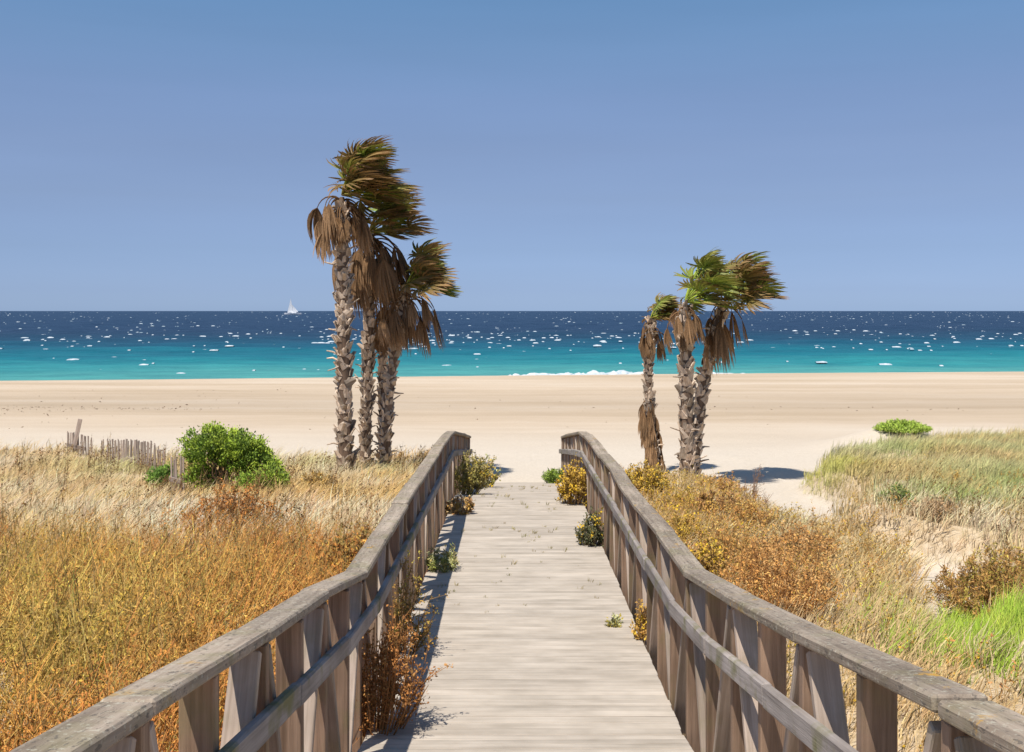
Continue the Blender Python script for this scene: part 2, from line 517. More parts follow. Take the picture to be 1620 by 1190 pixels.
# ------------------------------------------------------------------ whitecaps and surf
def foam_lumps(rows, seed):
    """rows: (x, y, z, length, depth, height)"""
    r = np.random.default_rng(seed)
    Vs, Ts, Cs = [], [], []
    n0 = 0
    for (x, y, z, L, D, H) in rows:
        n = 7
        t = np.linspace(-1, 1, n)
        prof = (1 - t ** 2) ** 0.6 * r.uniform(0.8, 1.1, n)
        sk = r.uniform(-0.35, 0.35)
        xs = x + t * L / 2
        yo = y + t * L * sk * 0.5 + r.uniform(-0.15, 0.15, n) * D
        a = np.stack([xs, yo - D / 2, np.full(n, z - 0.1)], -1)
        b = np.stack([xs, yo, z + H * prof], -1)
        c = np.stack([xs, yo + D / 2, np.full(n, z - 0.1)], -1)
        Vs.append(np.concatenate([a, b, c]))
        q = r.random() if y > 280 else r.uniform(0.6, 1)
        thick = np.clip(prof, 0.25 if y > 280 else 0.7, 1)[:, None] * (0.35 + 0.65 * q)
        thin_c = np.array([[0.12, 0.26, 0.32]]); full_c = np.array([[0.80, 0.83, 0.85]])
        cc = thin_c * (1 - thick) + full_c * thick
        Cs.append(np.concatenate([cc * 0.75, cc, cc * 0.75]))
        i = np.arange(n - 1)
        for o0, o1 in ((0, n), (n, 2 * n)):
            Ts.append(np.concatenate([np.stack([i + o0, i + o0 + 1, i + o1 + 1], -1), np.stack([i + o0, i + o1 + 1, i + o1], -1)]) + n0)
        n0 += 3 * n
    return np.concatenate(Vs), np.concatenate(Ts), np.concatenate(Cs)

r = np.random.default_rng(77)
rows = []
for k in range(6600):
    p = r.uniform(2.0, 100.0) if r.random() < 0.25 else 2.0 + 62 * r.random() ** 1.5
    y = EYE * F / p
    x = r.uniform(-0.72, 0.72) * (y + 40)
    if y < 98 + 0.14 * x: continue
    cl = vnoise(x / (12 + y * 0.03), y / (30 + y * 0.1), 8)
    if r.random() > 0.10 + cl * (0.9 if y > 190 else 0.22): continue
    big = r.random() ** 3.5
    L = (0.22 + 0.95 * big) * (1 + y / 900)
    H = (0.016 + 0.075 * big) * (1 + y / 380) * (0.6 if y < 180 else 1)
    rows.append((x, y, 0.03 + (0.10 if y > 150 else 0), L, 0.5 + 0.5 * big, H))
V, T, C = foam_lumps(rows, 5)
tag(link('whitecaps', tri_mesh('whitecaps', V, T, C, True), None, M['foam']), 'small white wave crests scattered over the wind blown sea', 'foam', kind='stuff')
rows = []
for k in range(170):
    c0, w0, p0 = [(3.4, 1.6, 0.45), (8.2, 1.2, 0.55), (17.5, 1.0, 0.22)][k % 3 if k % 5 else 2]
    x = c0 + r.normal() * w0
    rows.append((x, float(shore_y(x)) + 4.2 + r.normal() * 0.9, 0.05, r.uniform(0.8, 2.6), r.uniform(0.3, 0.8), 0.16 + p0 * r.uniform(0.1, 0.8)))
for k in range(160):
    x = r.uniform(-60, 70)
    rows.append((x, float(shore_y(x)) + 3.9 + r.normal() * 0.5, 0.02, r.uniform(0.6, 2.5), 0.5, 0.06 + 0.08 * r.random()))
V, T, C = foam_lumps(rows, 6)
tag(link('surf_foam', tri_mesh('surf_foam', V, T, C, True), None, M['foam']), 'white foam of small waves breaking along the sandy shore', 'foam', kind='stuff')

# ------------------------------------------------------------------ timber helpers
def box_mesh(name, sx, sy, sz, mat, bev=0.006):
    bm = bmesh.new()
    bmesh.ops.create_cube(bm, size=1.0)
    bmesh.ops.scale(bm, vec=(sx, sy, sz), verts=bm.verts)
    if bev > 0:
        bmesh.ops.bevel(bm, geom=list(bm.edges), offset=bev, segments=1, affect='EDGES')
    me = bpy.data.meshes.new(name)
    bm.to_mesh(me); bm.free()
    me.materials.append(mat)
    return me

BOXES = {}
def beam(name, p, q, wx, wy, mat, parent, bev=0.006, roll=0.0):
    """a timber from p to q; wx along world X, wy across"""
    p = Vector(p); q = Vector(q)
    L = (q - p).length
    key = (round(L, 2), wx, wy, mat.name)
    if key not in BOXES:
        BOXES[key] = box_mesh(name, wx, wy, round(L, 2), mat, bev)
    o = link(name, BOXES[key])
    z = (q - p).normalized()
    x = Vector((1, 0, 0)); x = (x - z * x.dot(z)).normalized()
    y = z.cross(x)
    R = Matrix((x, y, z)).transposed().to_4x4()
    mw = Matrix.Translation((p + q) / 2) @ R @ Matrix.Rotation(roll, 4, 'Z')
    o.parent = parent
    o.matrix_world = Matrix.Identity(4)
    o.matrix_basis = parent.matrix_world.inverted() @ mw if False else Matrix.Translation(-parent.location) @ mw
    return o

# ------------------------------------------------------------------ boardwalk
rb = np.random.default_rng(12)
walk = empty('boardwalk', (BX, 12.0, 0.0), 'long weathered wooden boardwalk with railings sloping down to the sandy beach', 'boardwalk')
PITCH = 0.12
plank_me = [box_mesh('plank', 2.06, PITCH - 0.0065, 0.04, M['plank'], 0.004) for k in range(3)]
for k, me in enumerate(plank_me):         # three slightly different plank outlines
    for v in me.vertices:
        v.co.x *= 1.0 + (k - 1) * 0.001
        v.co.z += 0.0015 * math.sin(v.co.x * 9 + k)
y = -1.2
i = 0
while y < 26.4:
    o = link('plank', plank_me[i % 3])
    sl = (float(deck_z(y + 0.06)) - float(deck_z(y - 0.06))) / 0.12
    o.parent = walk
    o.location = (rb.normal() * 0.003, y - 12.0, float(deck_z(y)) - 0.02 + rb.normal() * 0.0012)
    o.rotation_euler = (math.atan(sl) + rb.normal() * 0.004, rb.normal() * 0.0012, rb.normal() * 0.0025)
    y += PITCH; i += 1
for sx in (-0.93, 0.0, 0.93):
    for a in range(len(NY) - 1):
        y0, y1 = NY[a], NY[a + 1] - 0.004
        beam('joist', (BX + sx, y0, float(deck_z(y0)) - 0.128), (BX + sx, y1, float(deck_z(y1)) - 0.128), 0.07, 0.17, M['post'], walk, 0.0)

def make_railing(side, label):
    PX = BX + side * 1.105            # post centre line
    HX = BX + side * 1.095
    RX = BX + side * 1.022            # mid rail, on the inner faces
    wob = np.random.default_rng(31 + int(side))
    top = 0.048
    dzn = [wob.normal() * 0.009 for _ in NY]
    dxn = [wob.normal() * (0.003 if yn_ < 4 else 0.010) for yn_ in NY]
    for a, yn in enumerate(NY):
        for half in (0, 1):
            yy = yn + half * NODE / 2
            if yy > NY[-1] + 0.01: continue
            zt = EYE - float(rail_rel(yy)) - top - 0.004
            zd = float(deck_z(yy))
            zb = min(zd - 0.30, float(ground_z(PX, yy)) - 0.05)
            jx = wob.normal() * 0.006
            beam('post', (PX + jx, yy + wob.normal() * 0.006, zb), (PX + jx + wob.normal() * 0.004, yy, zt - 0.002), 0.118, 0.062, M['post'], walk, 0.005)
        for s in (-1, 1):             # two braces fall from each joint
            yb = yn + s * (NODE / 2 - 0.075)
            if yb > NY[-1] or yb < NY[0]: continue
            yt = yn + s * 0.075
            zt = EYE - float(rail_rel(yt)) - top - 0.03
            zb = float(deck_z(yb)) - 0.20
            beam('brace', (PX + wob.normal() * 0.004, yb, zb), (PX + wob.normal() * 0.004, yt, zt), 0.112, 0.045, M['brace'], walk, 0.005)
    for a in range(len(NY) - 1):
        y0, y1 = NY[a], NY[a + 1]
        z0 = EYE - float(rail_rel(y0)) - top / 2 + dzn[a] * 0.5
        z1 = EYE - float(rail_rel(y1)) - top / 2 + dzn[a + 1] * 0.5
        if abs(y0 - 17.58) < 0.05: z1 -= 0.0
        beam('handrail', (HX + dxn[a], y0 + 0.003, z0 + wob.normal() * 0.006), (HX + dxn[a + 1] + wob.normal() * 0.004, y1 - 0.002, z1), 0.150, top, M['rail'], walk, 0.009, wob.normal() * 0.01)
    for a in range(0, len(NY) - 1):
        y0, y1 = NY[a] + 0.5, NY[a + 1] + 0.5
        if a == 0: y0 = NY[0]
        if a == len(NY) - 2: y1 = NY[-1] + 0.05
        if y0 >= y1: continue
        z0 = float(deck_z(y0)) + 0.715; z1 = float(deck_z(y1)) + 0.715
        beam('mid_rail', (RX + wob.normal() * 0.003, y0 + 0.002, z0 + wob.normal() * 0.004), (RX, y1 - 0.002, z1 + wob.normal() * 0.004), 0.045, 0.105, M['midrail'], walk, 0.01)
make_railing(-1, 'left')
make_railing(1, 'right')

# ------------------------------------------------------------------ plant kit
class Kit:
    """grows plant meshes: V verts, T triangles, C colour per vertex"""
    def __init__(s):
        s.V, s.T, s.C, s.n = [], [], [], 0
    def add(s, V, T, C):
        V = np.asarray(V, dtype=np.float32)
        C = np.broadcast_to(np.asarray(C, dtype=np.float32), (len(V), 3))
        s.V.append(V); s.T.append(np.asarray(T, dtype=np.int32) + s.n); s.C.append(C)
        s.n += len(V)
    def arrays(s):
        return np.concatenate(s.V), np.concatenate(s.T), np.concatenate(s.C)
    def ribbon(s, P, W, side, col0, col1=None):
        """strip through points P with half widths W"""
        P = np.asarray(P, dtype=np.float64); W = np.asarray(W)[:, None]
        if np.ndim(side) == 1: side = np.broadcast_to(side, P.shape)
        n = len(P)
        V = np.empty((2 * n, 3)); V[0::2] = P - side * W; V[1::2] = P + side * W
        i = np.arange(n - 1) * 2
        T = np.concatenate([np.stack([i, i + 1, i + 3], -1), np.stack([i, i + 3, i + 2], -1)])
        c0 = np.asarray(col0, dtype=np.float64)
        if col1 is None: C = np.broadcast_to(c0, V.shape)
        else:
            t = np.repeat(np.linspace(0, 1, n), 2)[:, None]
            C = c0 * (1 - t) + np.asarray(col1) * t
        s.add(V, T, C)
    def tube(s, P, R, col, k=4):
        P = np.asarray(P, dtype=np.float64); n = len(P)
        d = np.gradient(P, axis=0); d /= np.linalg.norm(d, axis=1)[:, None] + 1e-9
        ref = np.where(np.abs(d[:, 2:3]) > 0.9, np.array([[1.0, 0, 0]]), np.array([[0, 0, 1.0]]))
        a = np.cross(d, ref); a /= np.linalg.norm(a, axis=1)[:, None]
        b = np.cross(d, a)
        th = np.arange(k) / k * 2 * np.pi
        V = P[:, None, :] + (a[:, None, :] * np.cos(th)[None, :, None] + b[:, None, :] * np.sin(th)[None, :, None]) * np.asarray(R)[:, None, None]
        V = V.reshape(-1, 3)
        T = []
        for i in range(n - 1):
            for j in range(k):
                p, q = i * k + j, i * k + (j + 1) % k
                T += [(p, q, q + k), (p, q + k, p + k)]
        s.add(V, T, col)

def unit(v):
    return v / (np.linalg.norm(v) + 1e-9)

def leaf_quads(kit, P, D, size, wid, cols, rng):
    """many small pointed leaves at points P along directions D (diamond, 2 triangles)"""
    n = len(P)
    D = D / (np.linalg.norm(D, axis=1)[:, None] + 1e-9)
    R = rng.normal(size=(n, 3))
    Sd = np.cross(D, R); Sd /= np.linalg.norm(Sd, axis=1)[:, None] + 1e-9
    L = np.asarray(size)[:, None]; W = np.asarray(wid)[:, None]
    nrm = np.cross(D, Sd)
    V = np.empty((n, 4, 3))
    V[:, 0] = P
    V[:, 1] = P + D * L * 0.5 + Sd * W + nrm * L * 0.10
    V[:, 2] = P + D * L
    V[:, 3] = P + D * L * 0.5 - Sd * W + nrm * L * 0.10
    i = np.arange(n)[:, None] * 4
    T = np.concatenate([i + np.array([[0, 1, 2]]), i + np.array([[0, 2, 3]])])
    C = np.repeat(np.asarray(cols)[:, None, :], 4, 1).reshape(-1, 3)
    kit.add(V.reshape(-1, 3), T, C)

# prototypes return (V, T, A) with A = (kind, shade): kind 0 stem/blade, 1 leaf, 2 flower
def proto_tuft(rng, nb, h, wid, lean, spread):
    V, T, A = [], [], []
    n = 0
    for b in range(nb):
        a = rng.uniform(0, 6.283)
        hh = h * rng.uniform(0.55, 1.1)
        p = np.array([math.cos(a), math.sin(a), 0]) * spread * math.sqrt(rng.random())
        d = unit(np.array([math.cos(a) * 0.35 + lean * 0.5, math.sin(a) * 0.35, 1.0]))
        bend = np.array([lean + rng.normal() * 0.25, rng.normal() * 0.25, -0.25])
        sd = unit(np.cross(d, rng.normal(size=3)))
        q = p + d * hh * 0.5
        e = q + unit(d + bend) * hh * 0.5
        w = wid * rng.uniform(0.7, 1.3)
        vv = [p - sd * w, p + sd * w, q + sd * w * 0.8, q - sd * w * 0.8, e]
        V += vv; T += [(n, n + 1, n + 2), (n, n + 2, n + 3), (n + 3, n + 2, n + 4)]
        sh = rng.uniform(0.7, 1.25)
        A += [(0, sh * 0.92)] * 2 + [(0, sh)] * 2 + [(0, sh * 1.1)]
        n += 5
    return np.array(V), np.array(T), np.array(A)

def proto_weed(rng, h, nst, nleaf, lsize, spread, flower=0.0, lean=0.12, droop=0.0):
    V, T, A = [], [], []
    n = 0
    tips = []
    def stick(p, q, w0, w1, kind=0, sh=1.0):
        nonlocal n
        d = unit(q - p)
        s = unit(np.cross(d, rng.normal(size=3))); s2 = np.cross(d, s)
        for sd in ((s, s2) if w0 > 0.003 else (s,)):
            V.extend([p - sd * w0, p + sd * w0, q + sd * w1, q - sd * w1])
            T.extend([(n, n + 1, n + 2), (n, n + 2, n + 3)])
            A.extend([(kind, sh)] * 4)
            n += 4
    for k in range(nst):
        a = rng.uniform(0, 6.283)
        d = unit(np.array([math.cos(a) * spread + lean, math.sin(a) * spread, 1.0]))
        p = np.array([math.cos(a), math.sin(a), 0]) * 0.03
        L = h * rng.uniform(0.6, 1.05)
        segs = 3
        sh = rng.uniform(0.75, 1.2)
        for j in range(segs):
            q = p + d * L / segs
            stick(p, q, 0.0045 * (1 - j * 0.25), 0.0045 * (1 - (j + 1) * 0.25), 0, sh)
            tips.append((p, q, (j + 1) / segs))
            if j > 0:
                for s in range(2):
                    bd = unit(d + rng.normal(size=3) * 0.7)
                    e = p + (q - p) * rng.random()
                    e2 = e + bd * L * rng.uniform(0.12, 0.28)
                    stick(e, e2, 0.0028, 0.0015, 0, sh)
                    tips.append((e, e2, 1.0)); tips.append((e, e2, 1.0))
            d = unit(d + rng.normal(size=3) * 0.18 + np.array([lean * 0.3, 0, -droop]))
            p = q
    for k in range(nleaf):
        p, q, t = tips[rng.integers(len(tips))]
        c = p + (q - p) * rng.random()
        d = unit(rng.normal(size=3) + np.array([lean, 0, 0.35]))
        fl = rng.random() < flower and t > 0.6
        L = lsize * rng.uniform(0.6, 1.4) * (0.75 if fl else 1)
        s = unit(np.cross(d, rng.normal(size=3)))
        w = L * (0.42 if fl else rng.uniform(0.12, 0.26))
        nn = np.cross(d, s) * L * 0.15
        V.extend([c, c + d * L * 0.5 + s * w + nn, c + d * L, c + d * L * 0.5 - s * w + nn])
        T.extend([(n, n + 1, n + 2), (n, n + 2, n + 3)])
        A.extend([(2 if fl else 1, rng.uniform(0.6, 1.35))] * 4)
        n += 4
    return np.array(V), np.array(T), np.array(A)

def scatter(kit, protos, X, Y, Z, scale, c_stem, c_leaf, c_flow, rng, tilt=0.1):
    """copies of prototypes merged into the kit; colours are (n,3) arrays"""
    n = len(X)
    if n == 0: return
    which = rng.integers(len(protos), size=n)
    yaw = rng.uniform(-0.6, 0.6, n) + np.where(rng.random(n) < 0.5, 0, 0.4)
    for k, (V, T, A) in enumerate(protos):
        I = np.nonzero(which == k)[0]
        if len(I) == 0: continue
        c, s = np.cos(yaw[I])[:, None], np.sin(yaw[I])[:, None]
        sc = scale[I][:, None]
        mir = np.where(rng.random(len(I)) < 0.5, -1, 1)[:, None]
        x = V[None, :, 0]; y = V[None, :, 1] * mir; z = V[None, :, 2]
        W = np.stack([X[I][:, None] + (x * c - y * s) * sc, Y[I][:, None] + (x * s + y * c) * sc, Z[I][:, None] + z * sc * rng.uniform(0.85, 1.15, (len(I), 1))], -1)
        kd = A[:, 0].astype(int); sh = A[:, 1]
        pal = np.stack([c_stem[I], c_leaf[I], c_flow[I]], 1)        # (ni,3,3)
        Cc = pal[:, kd, :] * sh[None, :, None]
        TT = T[None] + (np.arange(len(I)) * len(V))[:, None, None]
        kit.add(W.reshape(-1, 3), TT.reshape(-1, 3), np.clip(Cc, 0, 0.85).reshape(-1, 3))

def lerp3(a, b, t):
    t = np.asarray(t)[:, None]
    return np.asarray(a)[None] * (1 - t) + np.asarray(b)[None] * t

def jitter(c, rng, amt=0.2):
    return c * (1 + rng.normal(size=(len(c), 1)) * amt) * (1 + rng.normal(size=c.shape) * amt * 0.25)

# colours
STRAW = (0.70, 0.49, 0.24); PALE = (0.80, 0.63, 0.42); OCHRE = (0.62, 0.37, 0.085); RUST = (0.60, 0.25, 0.055)
OLIVE = (0.46, 0.36, 0.07); GREEN = (0.22, 0.31, 0.05); SAGE = (0.56, 0.55, 0.26); LIME = (0.34, 0.46, 0.06)
YELLOW = (0.80, 0.52, 0.04); GOLD = (0.64, 0.40, 0.07); BROWN = (0.22, 0.12, 0.05); DARK = (0.10, 0.07, 0.035)

RV = np.random.default_rng(2024)
def cloud(n, y0, y1, left, rng, wide=0.6):
    """random ground points in the fan the camera sees and a bit beyond, even over the area"""
    Y = np.sqrt(rng.uniform(y0 ** 2, y1 ** 2, n))
    if left: X = -1.33 - rng.random(n) * (wide * Y + 1.6)
    else: X = 1.48 + rng.random(n) * (wide * Y + 1.6)
    return X, Y

# --- left: tall dry weeds in front
kit = Kit()
pw = [proto_weed(RV, 0.85, 5, 92, 0.027, 0.32, 0.0, 0.16) for k in range(8)]
pw2 = [proto_weed(RV, 1.1, 3, 30, 0.030, 0.16, 0.0, 0.10) for k in range(4)]
def proto_stalks(rng, n_, h):
    V, T, A = [], [], []
    n = 0
    for k in range(n_):
        a = rng.uniform(0, 6.283); el = rng.uniform(0.45, 1.45)
        d = np.array([math.cos(a) * math.cos(el) + 0.12, math.sin(a) * math.cos(el), math.sin(el)])
        p = np.array([rng.normal() * 0.08, rng.normal() * 0.08, 0.05]); L = h * rng.uniform(0.5, 1.1); w = rng.uniform(0.003, 0.007)
        sd = unit(np.cross(d, rng.normal(size=3))); sh = rng.uniform(0.7, 1.25)
        for j in range(4):
            q = p + d * L / 4
            w2 = w * 0.75
            V += [p - sd * w, p + sd * w, q + sd * w2, q - sd * w2]
            T += [(n, n + 1, n + 2), (n, n + 2, n + 3)]; A += [(0, sh)] * 4; n += 4
            p = q; w = w2; d = unit(d + np.array([0.05, 0, -0.10]) + rng.normal(size=3) * 0.08)
    return np.array(V), np.array(T), np.array(A)
pst = [proto_stalks(RV, 6, 1.0) for k in range(5)]
X, Y = cloud(4500, 2.0, 18.0, True, RV)
dens = 1 - sstep(11.0, 17.0, Y + 6 * (fbm(X * 0.3, Y * 0.3, 41) - 0.5) + 0.10 * (X + 5))
k_ = RV.random(len(X)) < dens
X, Y = X[k_], Y[k_]
ex = RV.normal(size=(230, 2))          # rust clumps running back from the railing into the pale grass
X = np.concatenate([X, np.minimum(-1.4, -2.9 + ex[:, 0] * 1.1)]); Y = np.concatenate([Y, 13.6 + ex[:, 1] * 1.5 - ex[:, 0] * 0.6])
Z = ground_z(X, Y) - 0.03
f1 = fbm(X * 0.45, Y * 0.3, 51); f2 = fbm(X * 0.7 + 9, Y * 0.5, 61)
near = np.exp(-((X + 1.5) / 1.2) ** 2) + (1 - sstep(6.0, 8.5, Y)) + np.exp(-(((X + 3.4) / 1.7) ** 2 + ((Y - 13.3) / 2.4) ** 2))
near = near - 0.35 * np.exp(-(((X + 3.6) / 1.6) ** 2 + ((Y - 9.6) / 1.3) ** 2))
rust = np.clip(sstep(0.40, 0.50, f1) + near * 0.75 + 0.9 * np.exp(-(((X + 3.9) / 1.6) ** 2 + ((Y - 15.5) / 2.5) ** 2)), 0, 1)
leaf = lerp3((0.60, 0.39, 0.075), (0.76, 0.39, 0.09), sstep(0.36, 0.56, f2))
leaf = leaf * (1 - rust[:, None]) + np.array((0.74, 0.31, 0.07))[None] * rust[:, None]
gp_ = np.clip(sstep(0.52, 0.66, fbm(X * 1.1 + 40, Y * 0.9, 67)) * (1 - rust) * 0.6, 0, 0.5)
leaf = leaf * (1 - gp_[:, None]) + np.array((0.40, 0.38, 0.08))[None] * gp_[:, None]
leaf = jitter(leaf, RV, 0.30)
stem = jitter(lerp3((0.66, 0.45, 0.12), (0.68, 0.29, 0.075), rust), RV, 0.25)
sc = RV.uniform(0.65, 1.1, len(X)) * (0.72 + 0.55 * fbm(X * 0.9, Y * 0.9, 57)) * np.interp(Y, [2, 10, 13, 17], [1.0, 1.0, 0.75, 0.55])
scatter(kit, pw, X, Y, Z, sc, stem, leaf, leaf, RV)
s_ = RV.random(len(X)) < 0.22
scatter(kit, pw2, X[s_] + 0.1, Y[s_] + 0.1, Z[s_], RV.uniform(0.7, 1.05, s_.sum()), jitter(np.repeat([(0.45, 0.30, 0.10)], s_.sum(), 0), RV), leaf[s_] * 0.7, leaf[s_], RV)
n3 = len(X)
stc = jitter(lerp3((0.72, 0.47, 0.13), (0.70, 0.30, 0.08), np.clip(rust * 0.8 + RV.random(n3) * 0.3, 0, 1)), RV, 0.25)
grn = RV.random(n3) < 0.13
stc[grn] = jitter(np.repeat([(0.50, 0.46, 0.10)], grn.sum(), 0), RV, 0.2)
scatter(kit, pst, X + 0.15, Y - 0.1, Z, RV.uniform(0.6, 1.05, n3) * np.interp(Y, [2, 10, 13, 17], [1.0, 1.0, 0.8, 0.6]), stc, stc, stc, RV)
V, T, C = kit.arrays()
tag(link('dry_weeds', tri_mesh('dry_weeds', V, T, C), None, M['weeds']), 'dense rusty and olive dry weeds filling the dune beside the left railing', 'weeds', kind='stuff')

# --- left: pale grass behind
kit = Kit()
pt = [proto_tuft(RV, 15, 0.48, 0.0055, 0.45, 0.13) for k in range(6)]
pt_fine = [proto_tuft(RV, 17, 0.50, 0.0070, 0.6, 0.20) for k in range(6)]
pt_dune = [proto_tuft(RV, 18, 0.40, 0.0070, 0.5, 0.24) for k in range(6)]
X, Y = cloud(9800, 9.0, 35.0, True, RV, 0.56)
mk = litter_mask(X, Y)
k_ = RV.random(len(X)) < mk * (0.25 + 0.75 * sstep(0.25, 0.5, fbm(X * 0.5, Y * 0.5, 71)))
X, Y = X[k_], Y[k_]
Z = ground_z(X, Y) - 0.02
g1 = fbm(X * 0.4, Y * 0.3, 81)
col = lerp3(PALE, STRAW, sstep(0.35, 0.6, g1))
gsp = np.exp(-(((X + 9.6) / 1.6) ** 2 + ((Y - 27.5) / 2.2) ** 2)) + 0.9 * np.exp(-(((X + 5.2) / 1.4) ** 2 + ((Y - 27.5) / 2.5) ** 2)) + 0.8 * np.exp(-(((X + 2.9) / 0.7) ** 2 + ((Y - 26.0) / 1.5) ** 2))
gsp = np.clip(gsp * 0.75 + 0.5 * sstep(0.6, 0.75, fbm(X * 0.6, Y * 0.6, 91)), 0, 1)
col = col * (1 - gsp[:, None]) + np.array(SAGE)[None] * gsp[:, None]
osp = sstep(0.56, 0.72, fbm(X * 0.35 + 5, Y * 0.35, 95)) * 0.7
col = col * (1 - osp[:, None]) + np.array(OCHRE)[None] * osp[:, None]
wht = np.exp(-(((X + 4.6) / 1.5) ** 2 + ((Y - 16.8) / 1.6) ** 2)) * 0.8
col = col * (1 - wht[:, None]) + np.array((0.84, 0.72, 0.56))[None] * wht[:, None]
col = jitter(col, RV, 0.14)
sf = 1 - 0.75 * np.exp(-(((X + 8.35) / 0.9) ** 2 + ((Y - 25.6) / 1.3) ** 2)) - 0.6 * np.exp(-(((X + 11.6) / 0.8) ** 2 + ((Y - 30.4) / 1.0) ** 2)) - 0.8 * np.exp(-(((X + 6.6) / 0.6) ** 2 + ((Y - 21.8) / 0.8) ** 2))
scatter(kit, pt_fine, X, Y, Z, RV.uniform(0.55, 1.05, len(X)) * np.clip(sf, 0.15, 1), col, col, col, RV)
# dark seed heads
X, Y = cloud(1100, 11.0, 30.0, True, RV, 0.56)
k_ = RV.random(len(X)) < litter_mask(X, Y) * sstep(0.35, 0.6, fbm(X * 0.4 + 3, Y * 0.4, 99))
X, Y = X[k_], Y[k_]
pseed = [proto_weed(RV, 0.75, 2, 16, 0.045, 0.14, 0.0, 0.12) for k in range(4)]
cs = jitter(np.repeat([(0.36, 0.22, 0.09)], len(X), 0), RV); cl = jitter(np.repeat([(0.20, 0.10, 0.035)], len(X), 0), RV)
scatter(kit, pseed, X, Y, ground_z(X, Y), RV.uniform(0.6, 1.1, len(X)), cs, cl, cl, RV)
V, T, C = kit.arrays()
tag(link('dry_grass', tri_mesh('dry_grass', V, T, C), None, M['grass']), 'pale straw coloured grass blown by wind on the left dune', 'grass', kind='stuff')

# --- right dune grass
kit = Kit()
X, Y = cloud(15500, 3.5, 38.0, False, RV, 0.56)
mk = litter_mask(X, Y)
k_ = RV.random(len(X)) < mk * (0.45 + 0.55 * sstep(0.25, 0.45, fbm(X * 0.5, Y * 0.5, 171)))
X, Y = X[k_], Y[k_]
Z = ground_z(X, Y) - 0.02
bank = X > path_x(Y)
g1 = fbm(X * 0.30, Y * 0.22, 181); g2 = fbm(X * 0.5 + 20, Y * 0.35, 191)
col = lerp3(PALE, STRAW, sstep(0.3, 0.65, g2))
sg = np.where(bank, sstep(0.30, 0.52, g1) * sstep(16.0, 20.0, Y) , 0.25 * sstep(0.5, 0.7, g1))
col = col * (1 - sg[:, None] * 0.85) + np.array(SAGE)[None] * sg[:, None] * 0.85
gg = np.where(bank, np.exp(-(((X - 9.6) / 2.2) ** 2 + ((Y - 20.5) / 1.3) ** 2)) * 0.8 + np.exp(-(((X - 7.2) / 0.8) ** 2 + ((Y - 18.3) / 0.8) ** 2)) * 0.9 + np.exp(-(((X - 9.5) / 1.6) ** 2 + ((Y - 26.5) / 1.0) ** 2)) * 0.5 + np.exp(-(((X - 4.6) / 1.0) ** 2 + ((Y - 26) / 1.6) ** 2)) * 0, 0)
col = col * (1 - gg[:, None]) + np.array((0.32, 0.40, 0.11))[None] * gg[:, None]
og = np.where(bank, sstep(0.55, 0.7, fbm(X * 0.4, Y * 0.4, 201)) * 0.6, sstep(0.48, 0.66, fbm(X * 0.5, Y * 0.5, 203)) * 0.6)
col = col * (1 - og[:, None]) + np.array((0.62, 0.42, 0.18))[None] * og[:, None]
col = jitter(col, RV, 0.13)
keep = RV.random(len(X)) > 0.9 * np.exp(-(((X - 4.85) / 0.75) ** 2 + ((Y - 11.2) / 0.9) ** 2))
X, Y, Z, col, bank = X[keep], Y[keep], Z[keep], col[keep], bank[keep]
nearm = Y < 14
scatter(kit, pt, X[nearm], Y[nearm], Z[nearm], RV.uniform(0.6, 1.1, nearm.sum()), col[nearm], col[nearm], col[nearm], RV)
fm = ~nearm
limy = np.exp(-(((X - 6.9) / 0.9) ** 2 + ((Y - 24.6) / 1.3) ** 2))
col = col * (1 - limy[:, None] * 0.8) + np.array((0.58, 0.56, 0.10))[None] * limy[:, None] * 0.8
edge = np.exp(-((X - path_x(Y) - path_w(Y)) / 0.45) ** 2) * bank
scatter(kit, pt_dune, X[fm], Y[fm], Z[fm], RV.uniform(0.5, 1.15, fm.sum()) * (1 - 0.5 * edge[fm]), col[fm], col[fm], col[fm], RV)
V, T, C = kit.arrays()
tag(link('dune_grass', tri_mesh('dune_grass', V, T, C), None, M['grass']), 'windswept straw and sage green grass covering the right dune', 'grass', kind='stuff')

# --- right: weeds between railing and path
kit = Kit()
pf = [proto_weed(RV, 0.62, 4, 60, 0.042, 0.34, 0.16, 0.14) for k in range(6)]
X, Y = cloud(3000, 4.0, 25.0, False, RV, 0.3)
d = path_x(Y) - path_w(Y) - X
wt = sstep(0.0, 0.6, d) * np.interp(Y, [4, 9, 11, 13, 24], [0.18, 0.25, 0.5, 1.0, 1.0]) * (0.35 + 0.65 * np.exp(-((X - 1.5) / 1.1) ** 2) + 0.5 * sstep(14, 17, Y))
k_ = RV.random(len(X)) < wt
X, Y = X[k_], Y[k_]
f1 = fbm(X * 0.6, Y * 0.4, 251)
leaf = lerp3(GOLD, (0.62, 0.33, 0.10), sstep(0.40, 0.58, f1)); ol = sstep(0.55, 0.7, fbm(X * 0.8, Y * 0.5, 261)) * 0.7
leaf = jitter(leaf * (1 - ol[:, None]) + np.array(OLIVE)[None] * ol[:, None], RV, 0.2)
scatter(kit, pf, X, Y, ground_z(X, Y) - 0.03, RV.uniform(0.55, 1.0, len(X)) * np.interp(Y, [4, 13, 17, 25], [1, 1, 0.85, 0.8]), jitter(np.repeat([(0.60, 0.38, 0.13)], len(X), 0), RV), leaf, jitter(np.repeat([YELLOW], len(X), 0), RV), RV)
